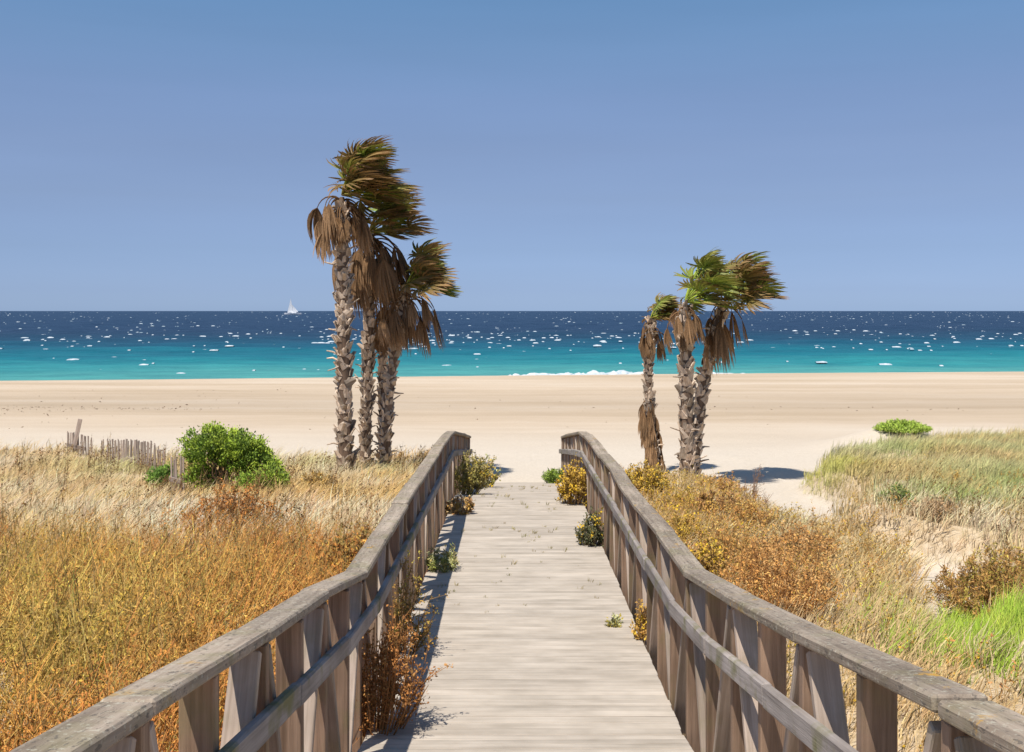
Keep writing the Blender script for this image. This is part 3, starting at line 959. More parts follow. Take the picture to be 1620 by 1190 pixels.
# loose brown weeds on the far right bank
X, Y = cloud(900, 6.0, 24.0, False, RV, 0.56)
k_ = (X > path_x(Y) + path_w(Y) + 0.5) & (RV.random(len(X)) < sstep(0.5, 0.66, fbm(X * 0.45, Y * 0.45, 271)))
X, Y = X[k_], Y[k_]
leaf = jitter(lerp3(OCHRE, BROWN, RV.random(len(X))), RV, 0.2)
scatter(kit, pf, X, Y, ground_z(X, Y) - 0.03, RV.uniform(0.5, 0.9, len(X)), leaf * 0.9, leaf, leaf, RV)
V, T, C = kit.arrays()
tag(link('flowering_weeds', tri_mesh('flowering_weeds', V, T, C), None, M['grass']), 'golden and rust coloured low weeds between the right railing and sandy path', 'weeds', kind='stuff')

# --- lush green grass at the right edge
kit = Kit()
n = 1000
X = 4.85 + RV.normal(size=n) * 0.50; Y = 11.3 + RV.normal(size=n) * 0.6
pg = [proto_tuft(RV, 16, 0.42, 0.0055, 0.35, 0.10) for k in range(5)]
col = jitter(lerp3((0.40, 0.58, 0.06), (0.50, 0.58, 0.10), RV.random(n)), RV, 0.15)
scatter(kit, pg, X, Y, ground_z(X, Y) - 0.02, RV.uniform(0.5, 1.0, n), col, col, col, RV)
V, T, C = kit.arrays()
tag(link('green_grass', tri_mesh('green_grass', V, T, C), None, M['grass']), 'patch of bright green grass at the foot of the right dune', 'grass', kind='stuff')

# ------------------------------------------------------------------ individual plants
def plant(name, label, cat, base, w, h, style, cols, seed, n=60, leaf=0.04, flower=0.0, group=None, lean=0.12):
    """a bush of many stems spread over an ellipse; stems and leaves are separate parts"""
    rng = np.random.default_rng(seed)
    root = empty(name, base, label, cat, group)
    stems, leaves, flow = Kit(), Kit(), Kit()
    SP, SD, SC, FP, FD = [], [], [], [], []
    for k in range(n):
        a = rng.uniform(0, 6.283); rr = math.sqrt(rng.random())
        p = np.array([math.cos(a) * rr * w * 0.22, math.sin(a) * rr * w * 0.22, 0.0])
        hh = h * (1 - 0.45 * rr ** 2) * rng.uniform(0.7, 1.08)
        tip = np.array([math.cos(a) * rr * w * 0.5 + lean * hh, math.sin(a) * rr * w * 0.5, hh * (1 - (0.55 if h < 0.5 * w else 0.25) * rr ** 3)])
        mid = (p + tip) / 2 + np.array([math.cos(a), math.sin(a), 0.0]) * w * 0.06 * rng.normal()
        P = np.array([p, mid, tip])
        stems.tube(P, [0.007, 0.005, 0.002], np.array(cols[0]) * rng.uniform(0.7, 1.2), 3)
        for b in range(5):
            t = rng.uniform(0.3, 1)
            e = p * (1 - t) ** 2 + 2 * mid * t * (1 - t) + tip * t * t
            bd = unit(rng.normal(size=3) * 0.7 + np.array([lean, 0, 0.7])) * h * rng.uniform(0.10, 0.22)
            stems.tube(np.array([e, e + bd]), [0.0035, 0.0015], np.array(cols[0]) * rng.uniform(0.7, 1.2), 3)
            m = 11
            tt = rng.random(m)[:, None]
            SP.append(e + bd * tt + rng.normal(size=(m, 3)) * 0.012); SD.append(rng.normal(size=(m, 3)) + bd / np.linalg.norm(bd) * 0.9)
            cc = np.array(cols[1 + rng.integers(len(cols) - 1)]) * rng.uniform(0.75, 1.25)
            SC.append(np.clip(np.repeat([cc], m, 0) * rng.uniform(0.7, 1.3, (m, 1)), 0, 0.85))
            if rng.random() < flower:
                q = 5
                FP.append(e + bd + rng.normal(size=(q, 3)) * 0.025); FD.append(rng.normal(size=(q, 3)) + np.array([0, 0, 0.5]))
    SP, SD, SC = np.concatenate(SP), np.concatenate(SD), np.concatenate(SC)
    sz = leaf * rng.uniform(0.6, 1.4, len(SP))
    leaf_quads(leaves, SP, SD, sz, sz * {'leaf': 0.30, 'mid': 0.19, 'fine': 0.12}[style], SC, rng)
    V, T, C = stems.arrays(); link('stems', tri_mesh('stems', V, T, C), root, M['twig'])
    V, T, C = leaves.arrays(); link('foliage', tri_mesh('foliage', V, T, C), root, M['leaf'])
    if FP:
        FP, FD = np.concatenate(FP), np.concatenate(FD)
        sz = 0.035 * rng.uniform(0.7, 1.3, len(FP))
        leaf_quads(flow, FP, FD, sz, sz * 0.42, np.repeat([YELLOW], len(FP), 0) * rng.uniform(0.8, 1.25, (len(FP), 1)), rng)
        V, T, C = flow.arrays(); tag(link('flowers', tri_mesh('flowers', V, T, C), root, M['leaf']), kind='stuff')
    return root

def on_ground(px, Y):
    x = (px - CX) / F * Y
    return (x, Y, float(ground_z(x, Y)) - 0.03)
def on_deck(x, Y):
    return (x, Y, float(deck_z(Y)) - 0.05)

TW = (0.30, 0.18, 0.08)
# growing through the gap beside the deck, left
plant('dry_plant', 'tall rust brown dry plant growing through the near left railing', 'plant', on_deck(-0.86, 7.5), 0.55, 0.85, 'leaf', [(0.36, 0.17, 0.06), (0.52, 0.22, 0.06), (0.46, 0.19, 0.05), (0.56, 0.28, 0.08)], 1, 52, 0.022)
plant('dry_plant', 'tall olive brown dry plant inside the left railing behind the rust one', 'plant', on_deck(-0.93, 9.3), 0.55, 0.80, 'leaf', [(0.32, 0.20, 0.08), (0.36, 0.20, 0.05), OCHRE, OLIVE], 2, 30, 0.023)
plant('green_plant', 'low green grassy plant on the deck halfway along left railing', 'plant', on_deck(-0.80, 12.6), 0.42, 0.36, 'fine', [(0.30, 0.28, 0.09), (0.34, 0.36, 0.08), SAGE, (0.46, 0.38, 0.14)], 3, 22, 0.045)
plant('dry_plant', 'small orange dry plant on the deck under the left railing', 'plant', on_deck(-0.78, 16.6), 0.55, 0.30, 'leaf', [TW, OCHRE, (0.50, 0.27, 0.10), STRAW], 4, 22, 0.045)
plant('olive_bush', 'olive green bush leaning over the far left end of the deck', 'bush', on_deck(-0.78, 19.4), 0.75, 0.78, 'leaf', [(0.26, 0.2, 0.08), OLIVE, (0.34, 0.30, 0.08), (0.40, 0.32, 0.12)], 5, 50, 0.04, 0.05)
plant('olive_bush', 'yellow green bush at the foot of the left railing by the beach', 'bush', on_deck(-0.66, 23.0), 0.75, 0.72, 'leaf', [(0.26, 0.2, 0.08), (0.36, 0.33, 0.07), GOLD, SAGE], 6, 42, 0.04, 0.1)
# right side of the deck
plant('yellow_bush', 'round golden yellow bush on the deck inside the right railing', 'bush', on_deck(0.95, 17.6), 0.55, 0.78, 'leaf', [TW, (0.60, 0.36, 0.05), GOLD, (0.52, 0.34, 0.08)], 7, 60, 0.035, 0.35)
plant('grey_green_bush', 'grey green bush with yellow flowers on the deck at right railing', 'bush', on_deck(0.97, 14.1), 0.42, 0.48, 'leaf', [(0.18, 0.13, 0.07), (0.13, 0.14, 0.06), (0.18, 0.18, 0.08), (0.11, 0.12, 0.05)], 8, 44, 0.028, 0.18)
plant('green_plant', 'tuft of green plant at the far right end of the deck', 'plant', on_deck(0.93, 25.6), 0.5, 0.42, 'fine', [GREEN, GREEN, LIME, (0.2, 0.28, 0.06)], 9, 34, 0.07)
plant('yellow_plant', 'small yellow flowered plant poking between right railing posts', 'plant', on_deck(1.09, 9.75), 0.18, 0.42, 'leaf', [TW, GOLD, (0.60, 0.34, 0.09), (0.55, 0.32, 0.08)], 10, 9, 0.026, 0.2)
plant('green_sprig', 'thin sprig of herb at right edge of the bare deck', 'plant', on_deck(0.90, 10.2), 0.22, 0.13, 'leaf', [OLIVE, SAGE, OLIVE], 11, 5, 0.03)

# behind the right railing
plant('yellow_bush', 'broad golden bush in front of the short shaggy palm', 'bush', on_ground(1015, 21.8), 1.25, 0.78, 'leaf', [TW, GOLD, (0.55, 0.33, 0.06), (0.40, 0.30, 0.07)], 20, 110, 0.04, 0.35)
plant('rust_bush', 'rust bush of dry leaves beside the railing and right palms', 'bush', on_ground(1135, 19.0), 1.1, 0.62, 'leaf', [TW, (0.46, 0.24, 0.08), (0.5, 0.27, 0.10), OCHRE], 21, 70, 0.04)
plant('yellow_bush', 'yellow green bush just behind the middle of right railing', 'bush', on_ground(1108, 13.6), 0.95, 0.66, 'leaf', [TW, GOLD, (0.46, 0.33, 0.07), (0.42, 0.25, 0.07)], 22, 70, 0.038, 0.25)
plant('rust_bush', 'large dense rust brown dry bush behind the right railing', 'bush', on_ground(1222, 12.4), 1.45, 0.98, 'mid', [(0.62, 0.34, 0.13), (0.74, 0.40, 0.12), (0.70, 0.40, 0.15), (0.62, 0.30, 0.08)], 23, 150, 0.034)
plant('rust_bush', 'smaller orange dry bush between the large rust bush and sandy path', 'bush', on_ground(1262, 15.2), 1.15, 0.62, 'mid', [(0.50, 0.28, 0.11), (0.66, 0.36, 0.12), (0.62, 0.30, 0.09), (0.60, 0.42, 0.18)], 29, 110, 0.036)
BR = [(0.52, 0.30, 0.11), (0.68, 0.38, 0.11), (0.64, 0.31, 0.08), (0.62, 0.42, 0.12)]
BY = [(0.50, 0.32, 0.11), (0.66, 0.44, 0.08), (0.60, 0.40, 0.08), (0.64, 0.36, 0.10)]
plant('gold_bush', 'golden dry bush behind the railing in front of upright right palm', 'bush', on_ground(1078, 19.6), 1.15, 0.55, 'mid', BY, 61, 90, 0.036, 0.15)
plant('rust_bush', 'low russet bush just below the foot of the right palms', 'bush', on_ground(1130, 22.6), 1.2, 0.50, 'mid', BR, 62, 80, 0.04)
plant('rust_bush', 'russet dry bush under the tall thin weed stalks', 'bush', on_ground(1175, 17.6), 1.25, 0.60, 'mid', BR, 63, 100, 0.036)
plant('gold_bush', 'golden bush against the outside of the right railing', 'bush', on_ground(1068, 16.2), 0.9, 0.60, 'mid', BY, 64, 80, 0.034, 0.15)
plant('rust_bush', 'russet bush joining the large rust bush on its railing side', 'bush', on_ground(1150, 14.4), 1.15, 0.72, 'mid', BR, 65, 110, 0.034)
plant('brown_bush', 'wide brown bush on the dune edge above bright green grass', 'bush', on_ground(1600, 13.0), 2.0, 0.78, 'fine', [(0.40, 0.22, 0.08), (0.54, 0.31, 0.09), (0.44, 0.24, 0.07), OLIVE], 24, 230, 0.055)
plant('brown_bush', 'low brown bush hanging over the small eroded sand bank', 'bush', on_ground(1475, 16.9), 1.0, 0.34, 'fine', [(0.40, 0.25, 0.12), (0.52, 0.34, 0.18), (0.60, 0.42, 0.24)], 27, 70, 0.06)
plant('green_plant', 'dark green leafy clump on the edge of the eroded bank', 'plant', on_ground(1415, 17.6), 0.6, 0.36, 'fine', [GREEN, (0.24, 0.33, 0.08), (0.38, 0.40, 0.14), (0.46, 0.40, 0.18)], 28, 40, 0.07)
plant('dry_stalks', 'tall thin brown weed stalks standing against the sandy path', 'plant', on_ground(1192, 20.0), 0.75, 1.05, 'fine', [(0.36, 0.20, 0.11), (0.40, 0.24, 0.14), (0.30, 0.16, 0.08)], 25, 13, 0.03)
plant('green_mound', 'round green cushion plant on a small white sand hummock', 'plant', on_ground(1428, 34.2), 1.7, 0.30, 'mid', [(0.40, 0.52, 0.08), (0.44, 0.58, 0.08), (0.50, 0.60, 0.12), (0.36, 0.50, 0.07)], 26, 330, 0.06, lean=0)
# left dune
plant('rust_bush', 'rust orange dry bush in the pale grass on the left', 'bush', on_ground(362, 16.2), 1.5, 0.72, 'leaf', [(0.32, 0.16, 0.06), (0.44, 0.19, 0.06), RUST, (0.5, 0.27, 0.10)], 30, 120, 0.034)
plant('ochre_bush', 'rounded ochre grass bush near the tall left palms', 'bush', on_ground(500, 22.2), 0.85, 0.45, 'fine', [OCHRE, OCHRE, STRAW, (0.45, 0.3, 0.1)], 31, 70, 0.07)
plant('ochre_bush', 'brown dry bush crowding the outside of the left railing', 'bush', on_ground(540, 12.4), 1.1, 0.92, 'leaf', [(0.3, 0.17, 0.07), OCHRE, RUST, (0.32, 0.22, 0.06)], 32, 100, 0.04)

# green shrub
def shrub(name, label, base, lobes, nleaf, seed, cols):
    rng = np.random.default_rng(seed)
    root = empty(name, base, label, 'shrub')
    st, lv = Kit(), Kit()
    LP, LD, LC = [], [], []
    for (cx, cy, cz, rx, ry, rz, wgt) in lobes:
        for b in range(int(16 * wgt) + 4):
            d = unit(rng.normal(size=3) + np.array([0, 0, 0.25]))
            e = np.array([cx, cy, cz]) + d * np.array([rx, ry, rz]) * rng.uniform(0.6, 0.95)
            s0 = np.array([rng.normal() * 0.12, rng.normal() * 0.12, 0])
            m = (s0 + e) / 2 + rng.normal(size=3) * 0.10
            st.tube(np.array([s0, m, e]), [0.028, 0.018, 0.006], np.array((0.22, 0.15, 0.10)) * rng.uniform(0.7, 1.2), 4)
        ncl = int(85 * wgt)
        for c in range(ncl):
            d = unit(rng.normal(size=3))
            if d[2] < -0.35 and rng.random() < 0.8: d[2] = -d[2]
            rad = rng.uniform(0.72, 1.02) if rng.random() < 0.65 else (rng.uniform(0.4, 0.8) if rng.random() < 0.5 else rng.uniform(1.02, 1.30))
            cc = np.array([cx, cy, cz]) + d * np.array([rx, ry, rz]) * rad
            if cc[2] < 0.06: continue
            m = int(nleaf * wgt / ncl)
            LP.append(cc + rng.normal(size=(m, 3)) * 0.055)
            LD.append(rng.normal(size=(m, 3)) * 0.6 + d + np.array([0, 0, 0.6]))
            col = np.array(cols[rng.integers(len(cols))]) * rng.uniform(0.75, 1.25)
            LC.append(np.repeat([col], m, 0) * rng.uniform(0.75, 1.25, (m, 1)))
    LP, LD, LC = np.concatenate(LP), np.concatenate(LD), np.concatenate(LC)
    sz = rng.uniform(0.035, 0.065, len(LP))
    leaf_quads(lv, LP, LD, sz, sz * 0.3, LC, rng)
    V, T, C = st.arrays(); link('branches', tri_mesh('branches', V, T, C), root, M['twig'])
    V, T, C = lv.arrays(); link('foliage', tri_mesh('foliage', V, T, C), root, M['leaf'])
    return root
BG = [(0.31, 0.42, 0.04), (0.38, 0.48, 0.05), (0.19, 0.29, 0.035)]
shrub('green_shrub', 'large bright green shrub beside the broken fence on the left dune', on_ground(357, 22.6),
      [(-0.25, 0, 0.80, 0.50, 0.55, 0.42, 1.0), (0.25, 0.1, 0.72, 0.55, 0.5, 0.40, 1.0), (0.62, 0.25, 0.45, 0.38, 0.4, 0.32, 0.5), (-0.28, 0.1, 1.10, 0.20, 0.2, 0.22, 0.15), (-0.5, -0.1, 0.35, 0.25, 0.3, 0.3, 0.25)], 9000, 51, BG)
shrub('green_shrub', 'low green shrub in front of the right side of the large shrub', on_ground(412, 21.6), [(0, 0, 0.20, 0.45, 0.35, 0.28, 0.7), (0.22, 0.05, 0.32, 0.25, 0.25, 0.2, 0.3)], 5000, 52, BG)
shrub('green_shrub', 'small green shrub tucked between the two broken fence pieces', on_ground(258, 23.2), [(0, 0, 0.22, 0.26, 0.25, 0.24, 0.4)], 6000, 53, [(0.16, 0.28, 0.04), (0.24, 0.37, 0.05)])

# little sprouts in the cracks of the deck
kit = Kit()
n = 260
Y = RV.uniform(10.5, 24, n); X = np.where(RV.random(n) < 0.4, -0.75 + RV.normal(size=n) * 0.12, RV.uniform(-0.7, 0.95, n))
k_ = vnoise(X * 2, Y * 1.2, 301) > 0.52
X, Y = X[k_], Y[k_]
pm = [proto_tuft(RV, 7, 0.055, 0.003, 0.3, 0.035) for k in range(4)]
col = jitter(lerp3((0.30, 0.28, 0.07), (0.42, 0.30, 0.10), RV.random(len(X))), RV, 0.15)
scatter(kit, pm, X, Y, deck_z(Y) - 0.004, RV.uniform(0.5, 1.2, len(X)), col, col, col, RV)
V, T, C = kit.arrays()
tag(link('deck_sprouts', tri_mesh('deck_sprouts', V, T, C), None, M['grass']), 'tiny grass sprouts growing in cracks between the deck planks', 'grass', kind='stuff')

# dark wrack on the beach
kit = Kit()
n = 300
X = np.where(RV.random(n) < 0.75, RV.uniform(-27, -13, n), RV.uniform(-24, 30, n)); Y = 51 + RV.normal(size=n) * 0.9 + np.where(RV.random(n) < 0.4, RV.uniform(-12, 16, n), 0)
P = np.stack([X, Y, ground_z(X, Y) + 0.01], -1)
leaf_quads(kit, P, RV.normal(size=(n, 3)) * np.array([1, 1, 0.2]) + np.array([0, 0, 0.25]), RV.uniform(0.05, 0.17, n), RV.uniform(0.012, 0.035, n), np.repeat([(0.30, 0.22, 0.15)], n, 0), RV)
V, T, C = kit.arrays()
tag(link('beach_wrack', tri_mesh('beach_wrack', V, T, C), None, M['twig']), 'scattered dark bits of dry seaweed on the beach', 'seaweed', kind='stuff')

# ------------------------------------------------------------------ palms
WIND = np.array([1.0, 0.12, 0.10])

def boot_mesh(k):
    """a cut leaf base: a cupped wedge that hugs the trunk at its foot and stands off at its top"""
    rng = np.random.default_rng(900 + k)
    w = 0.085 + 0.015 * rng.random(); h = 0.16 + 0.05 * rng.random(); o = 0.055 + 0.03 * rng.random()
    rows = [(0.0, w, 0.0), (0.45, w * 0.8, o * 0.35), (1.0, w * rng.uniform(0.32, 0.5), o)]
    V = []
    for t, ww, off in rows:
        sk = rng.normal() * 0.012
        for s in (-1, 0, 1):
            V.append((s * ww + sk, -(off + (0.018 if s == 0 else -0.012)), t * h))
        for s in (-1, 0, 1):
            V.append((s * ww * 0.9 + sk, -(off - 0.022 + (0.016 if s == 0 else -0.014)), t * h - 0.004))
    Fc = []
    for i in range(2):
        a, b = i * 6, i * 6 + 6
        for j in (0, 1):
            Fc.append((a + j, a + j + 1, b + j + 1, b + j))
            Fc.append((a + 3 + j + 1, a + 3 + j, b + 3 + j, b + 3 + j + 1))
        Fc.append((a + 3, a, b, b + 3)); Fc.append((a + 2, a + 5, b + 5, b + 2))
    t = 12
    Fc += [(t, t + 1, t + 4, t + 3), (t + 1, t + 2, t + 5, t + 4)]
    me = bpy.data.meshes.new('leaf_base')
    me.from_pydata(V, [], Fc); me.update()
    me.materials.append(M['boot'])
    return me
BOOTS = [boot_mesh(k) for k in range(6)]

def stub_mesh(k):
    rng = np.random.default_rng(950 + k)
    kt = Kit()
    L = rng.uniform(0.22, 0.42)
    P = np.array([[0, 0.02, 0], [0, -L * 0.5, 0.04], [rng.normal() * 0.04, -L, 0.02 + rng.normal() * 0.05]])
    kt.tube(P, [0.028, 0.02, 0.012], (0.3, 0.2, 0.13), 4)
    V, T, C = kt.arrays()
    me = tri_mesh('leaf_stub', V, T, C); me.materials.append(M['boot'])
    return me
STUBS = [stub_mesh(k) for k in range(4)]

def frond(parent, origin, d0, rng, Lp, Ll, col_a, col_b, wind=1.0, nl=30, fan=1.9, dead=False, name='frond'):
    """petiole and pleated fan blown by the wind"""
    st, bl = Kit(), Kit()
    d = unit(np.array(d0, dtype=float)); p = np.array([0.0, 0, 0])
    P = [p.copy()]
    g = np.array([0, 0, -1.0])
    for j in range(6):
        if dead: d = unit(d + g * 0.30 + WIND * 0.05 * wind)
        else: d = unit(d + WIND * 0.085 * wind + g * 0.04)
        p = p + d * Lp / 6
        P.append(p.copy())
    pc = np.array(col_a) * (1.1 if not dead else 0.9) + (np.array([0.10, 0.08, 0.01]) if not dead else 0)
    st.tube(np.array(P), np.linspace(0.022, 0.011, 7), pc, 4)
    h = p
    ref = np.array([0, 0, 1.0]) if abs(d[2]) < 0.9 else np.array([0, 1.0, 0])
    side = unit(np.cross(d, ref)); side = unit(side + np.cross(d, side) * rng.normal() * 0.5)
    nrm = np.cross(side, d)
    da = 2 * fan / nl
    cup = rng.uniform(0.1, 0.6)
    for i in range(nl):
        a = -fan + (i + 0.5) * da + rng.normal() * 0.02
        dd = unit(d * math.cos(a) + side * math.sin(a) + nrm * cup * (1 - math.cos(a)) * (1 if not dead else -1))
        L = Ll * (0.80 + 0.20 * math.cos(a)) * rng.uniform(0.85, 1.1)
        q = h.copy(); pts = [q.copy()]; dirs = [dd.copy()]
        nseg = 6
        for j in range(nseg):
            t = (j + 1) / nseg
            if dead:
                dd = unit(dd + g * 0.55 + WIND * 0.12 * wind * t + rng.normal(size=3) * 0.05)
            else:
                dd = unit(dd + WIND * (0.10 + 0.62 * t * t) * wind + g * 0.14 * t + rng.normal(size=3) * 0.05)
            q = q + dd * L / nseg
            pts.append(q.copy()); dirs.append(dd.copy())
        pts = np.array(pts); dirs = np.array(dirs)
        rad = np.linspace(0, L, nseg + 1)
        wmax = (0.032 if not dead else 0.020)
        W = np.minimum(rad * math.tan(da / 2) * 1.1 + 0.004, wmax) * np.array([1, 1, 1, 1, 0.8, 0.5, 0.12])
        sd = np.cross(dirs, nrm + rng.normal(size=3) * 0.35); sd /= np.linalg.norm(sd, axis=1)[:, None] + 1e-9
        sh = rng.uniform(0.75, 1.25)
        tip = np.array(col_b) * sh
        base = np.array(col_a) * sh
        bl.ribbon(pts, W, sd, base, tip)
    V, T, C = st.arrays(); o = link(name, tri_mesh(name, V, T, C), parent, M['dry'] if dead else M['frond'])
    o.location = origin
    V, T, C = bl.arrays(); b = link('leaf_blade', tri_mesh('leaf_blade', V, T, np.clip(C, 0, 0.8)), o, M['dry'] if dead else M['frond'])
    return o

FG = (0.27, 0.38, 0.05); FO = (0.22, 0.19, 0.045); FB = (0.30, 0.165, 0.07); FD_ = (0.21, 0.115, 0.052); FT = (0.42, 0.26, 0.14)

def palm(label, base_px, top_px, Y, r0, r1, live, dead, seed, bend=0.0, lush=0.3, shag=None, dead_len=0.7, stubs=22, live_len=(0.7, 0.75), leanY=0.0, ring=0.125):
    rng = np.random.default_rng(seed)
    bx = (base_px[0] - CX) / F * Y
    bz = float(ground_z(bx, Y)) - 0.08
    root = empty('palm_tree', (bx, Y, bz), label, 'palm tree', 'windswept palms beside the boardwalk')
    tp = at(top_px[0], top_px[1], Y + leanY)
    tv = np.array([tp.x - bx, leanY, tp.z - bz])
    n = 34
    t = np.linspace(0, 1, n)
    def cen(s):
        s = np.asarray(s)
        return np.stack([tv[0] * (s + bend * np.sin(s * np.pi) ), tv[1] * s, tv[2] * s], -1)
    C0 = cen(t)
    R = (r0 + (r1 - r0) * t) * (1 - 0.65 * sstep(0.95, 1.0, t)) * (1 + 0.35 * np.exp(-t * 14)) * (1 + 0.05 * np.sin(t * 90))
    kt = Kit(); kt.tube(C0, R, (0.3, 0.2, 0.13), 12)
    V, T, C = kt.arrays()
    trunk = link('trunk', tri_mesh('trunk', V, T, C, True), root, M['trunk'])
    H = tv[2]
    nr = int(H / ring); k = 0
    for i in range(nr):
        s = (i + 0.3) / nr
        if s > 0.985: break
        per = 5
        for j in range(per):
            if k >= 290: break
            ss = min(0.985, s + rng.normal() * 0.010)
            a = (j + (i % 2) * 0.5 + rng.normal() * 0.13) / per * 2 * math.pi + i * 0.12
            c = cen(ss); rad = float(np.interp(ss, t, R)) - 0.004
            o = link('leaf_base', BOOTS[rng.integers(6)], trunk)
            o.location = (c[0] + math.cos(a) * rad, c[1] + math.sin(a) * rad, c[2])
            sc = rng.uniform(0.8, 1.25) * (r0 / 0.16) ** 0.5
            o.scale = (sc * rng.uniform(0.8, 1.3), sc * rng.uniform(0.45, 1.25), sc * rng.uniform(0.7, 1.15))
            o.rotation_euler = (rng.normal() * 0.12, rng.normal() * 0.38, a + math.pi / 2 + rng.normal() * 0.22)
            k += 1
    for i in range(stubs):
        ss = rng.uniform(0.05, 0.6) if i < stubs * 0.7 else rng.uniform(0.6, 0.95)
        a = rng.choice([0, math.pi]) + rng.normal() * 0.9
        c = cen(ss); rad = float(np.interp(ss, t, R)) - 0.01
        o = link('leaf_stub', STUBS[rng.integers(4)], trunk)
        o.location = (c[0] + math.cos(a) * rad, c[1] + math.sin(a) * rad, c[2])
        o.rotation_euler = (rng.normal() * 0.4 - 0.1, 0, a + math.pi / 2)
        o.scale = (1, rng.uniform(0.5, 1.0), 1)
    top = C0[-1]
    # hanging dead leaves
    for i in range(dead):
        a = rng.uniform(0, 6.283)
        el = rng.uniform(-0.5, 0.9)
        d0 = np.array([math.cos(a), math.sin(a), el])
        o0 = top + np.array([math.cos(a) * r1 * 0.7, math.sin(a) * r1 * 0.7, -rng.uniform(0.0, 0.35)])
        cc = np.array(FD_) * rng.uniform(0.65, 1.3); ct = np.array(FT) * rng.uniform(0.5, 1.25)
        frond(root, o0, d0, rng, dead_len * rng.uniform(0.3, 1.0), dead_len * rng.uniform(0.55, 1.25), cc, ct, rng.uniform(0.3, 2.2), 17, rng.uniform(0.5, 1.2), True, 'dead_frond')
    # living crown
    for i in range(live):
        a = i * 2.399 + rng.normal() * 0.3
        e = -0.15 + 1.45 * ((i + 0.5) / live) ** 0.9
        ce = math.cos(e)
        d0 = np.array([(math.cos(a) if math.cos(a) > 0 else math.cos(a) * 0.25) * ce + 0.30, math.sin(a) * ce, math.sin(e) + 0.12])
        g = rng.random() < lush
        ca = np.array(FG if g else FO) * rng.uniform(0.8, 1.2)
        cb = np.array(FO if g and rng.random() < 0.5 else FB) * rng.uniform(0.75, 1.2)
        frond(root, top + np.array([0, 0, 0.05]), d0, rng, live_len[0] * rng.uniform(0.45, 1.2), live_len[1] * rng.uniform(0.85, 1.15), ca, cb, rng.uniform(0.35, 1.1))
    if shag:
        for i in range(shag):
            ss = rng.uniform(0.06, 0.50)
            a = rng.uniform(0, 6.283)
            c = cen(ss); rad = float(np.interp(ss, t, R))
            d0 = np.array([math.cos(a), math.sin(a), 0.3])
            frond(root, c + np.array([math.cos(a), math.sin(a), 0]) * rad * 0.8, d0, rng, 0.10, rng.uniform(0.35, 0.55), np.array(FD_) * rng.uniform(0.8, 1.3), np.array(FT) * rng.uniform(0.7, 1.2), 0.5, 10, 0.7, True, 'dead_frond')
    return root

palm('tallest palm with thick grey trunk and crown swept to the right', (546, 750), (541, 312), 25.8, 0.150, 0.135, 50, 40, 101, bend=0.0, lush=0.30, dead_len=0.7, live_len=(0.95, 0.72))
palm('second tallest palm behind the tallest with long hanging brown skirt', (576, 720), (584, 372), 27.3, 0.120, 0.11, 26, 56, 102, bend=0.3, lush=0.4, dead_len=1.05, live_len=(0.85, 0.68))
palm('thin middle palm mostly hidden behind the leaning left palm', (606, 720), (606, 492), 27.6, 0.095, 0.09, 4, 20, 103, lush=0.6, dead_len=0.55, live_len=(0.35, 0.4), leanY=0.3)
palm('leaning palm nearest the left railing with bushy brown crown', (609, 724), (643, 458), 26.9, 0.110, 0.10, 30, 24, 104, bend=-0.25, lush=0.35, dead_len=0.9, live_len=(0.75, 0.65))
palm('short slim palm with shaggy lower trunk right of the boardwalk', (1043, 737), (1030, 506), 28.4, 0.100, 0.09, 15, 12, 105, bend=0.8, lush=0.6, shag=60, dead_len=0.5, stubs=4, live_len=(0.36, 0.50))
palm('upright right palm with fresh green fans at its top', (1088, 757), (1084, 482), 26.1, 0.145, 0.125, 24, 14, 106, lush=0.9, dead_len=0.6, live_len=(0.9, 0.62))
palm('rightmost palm leaning right behind the upright one', (1096, 752), (1146, 478), 26.8, 0.125, 0.115, 28, 12, 107, bend=-0.2, lush=0.6, dead_len=0.85, live_len=(0.85, 0.65))

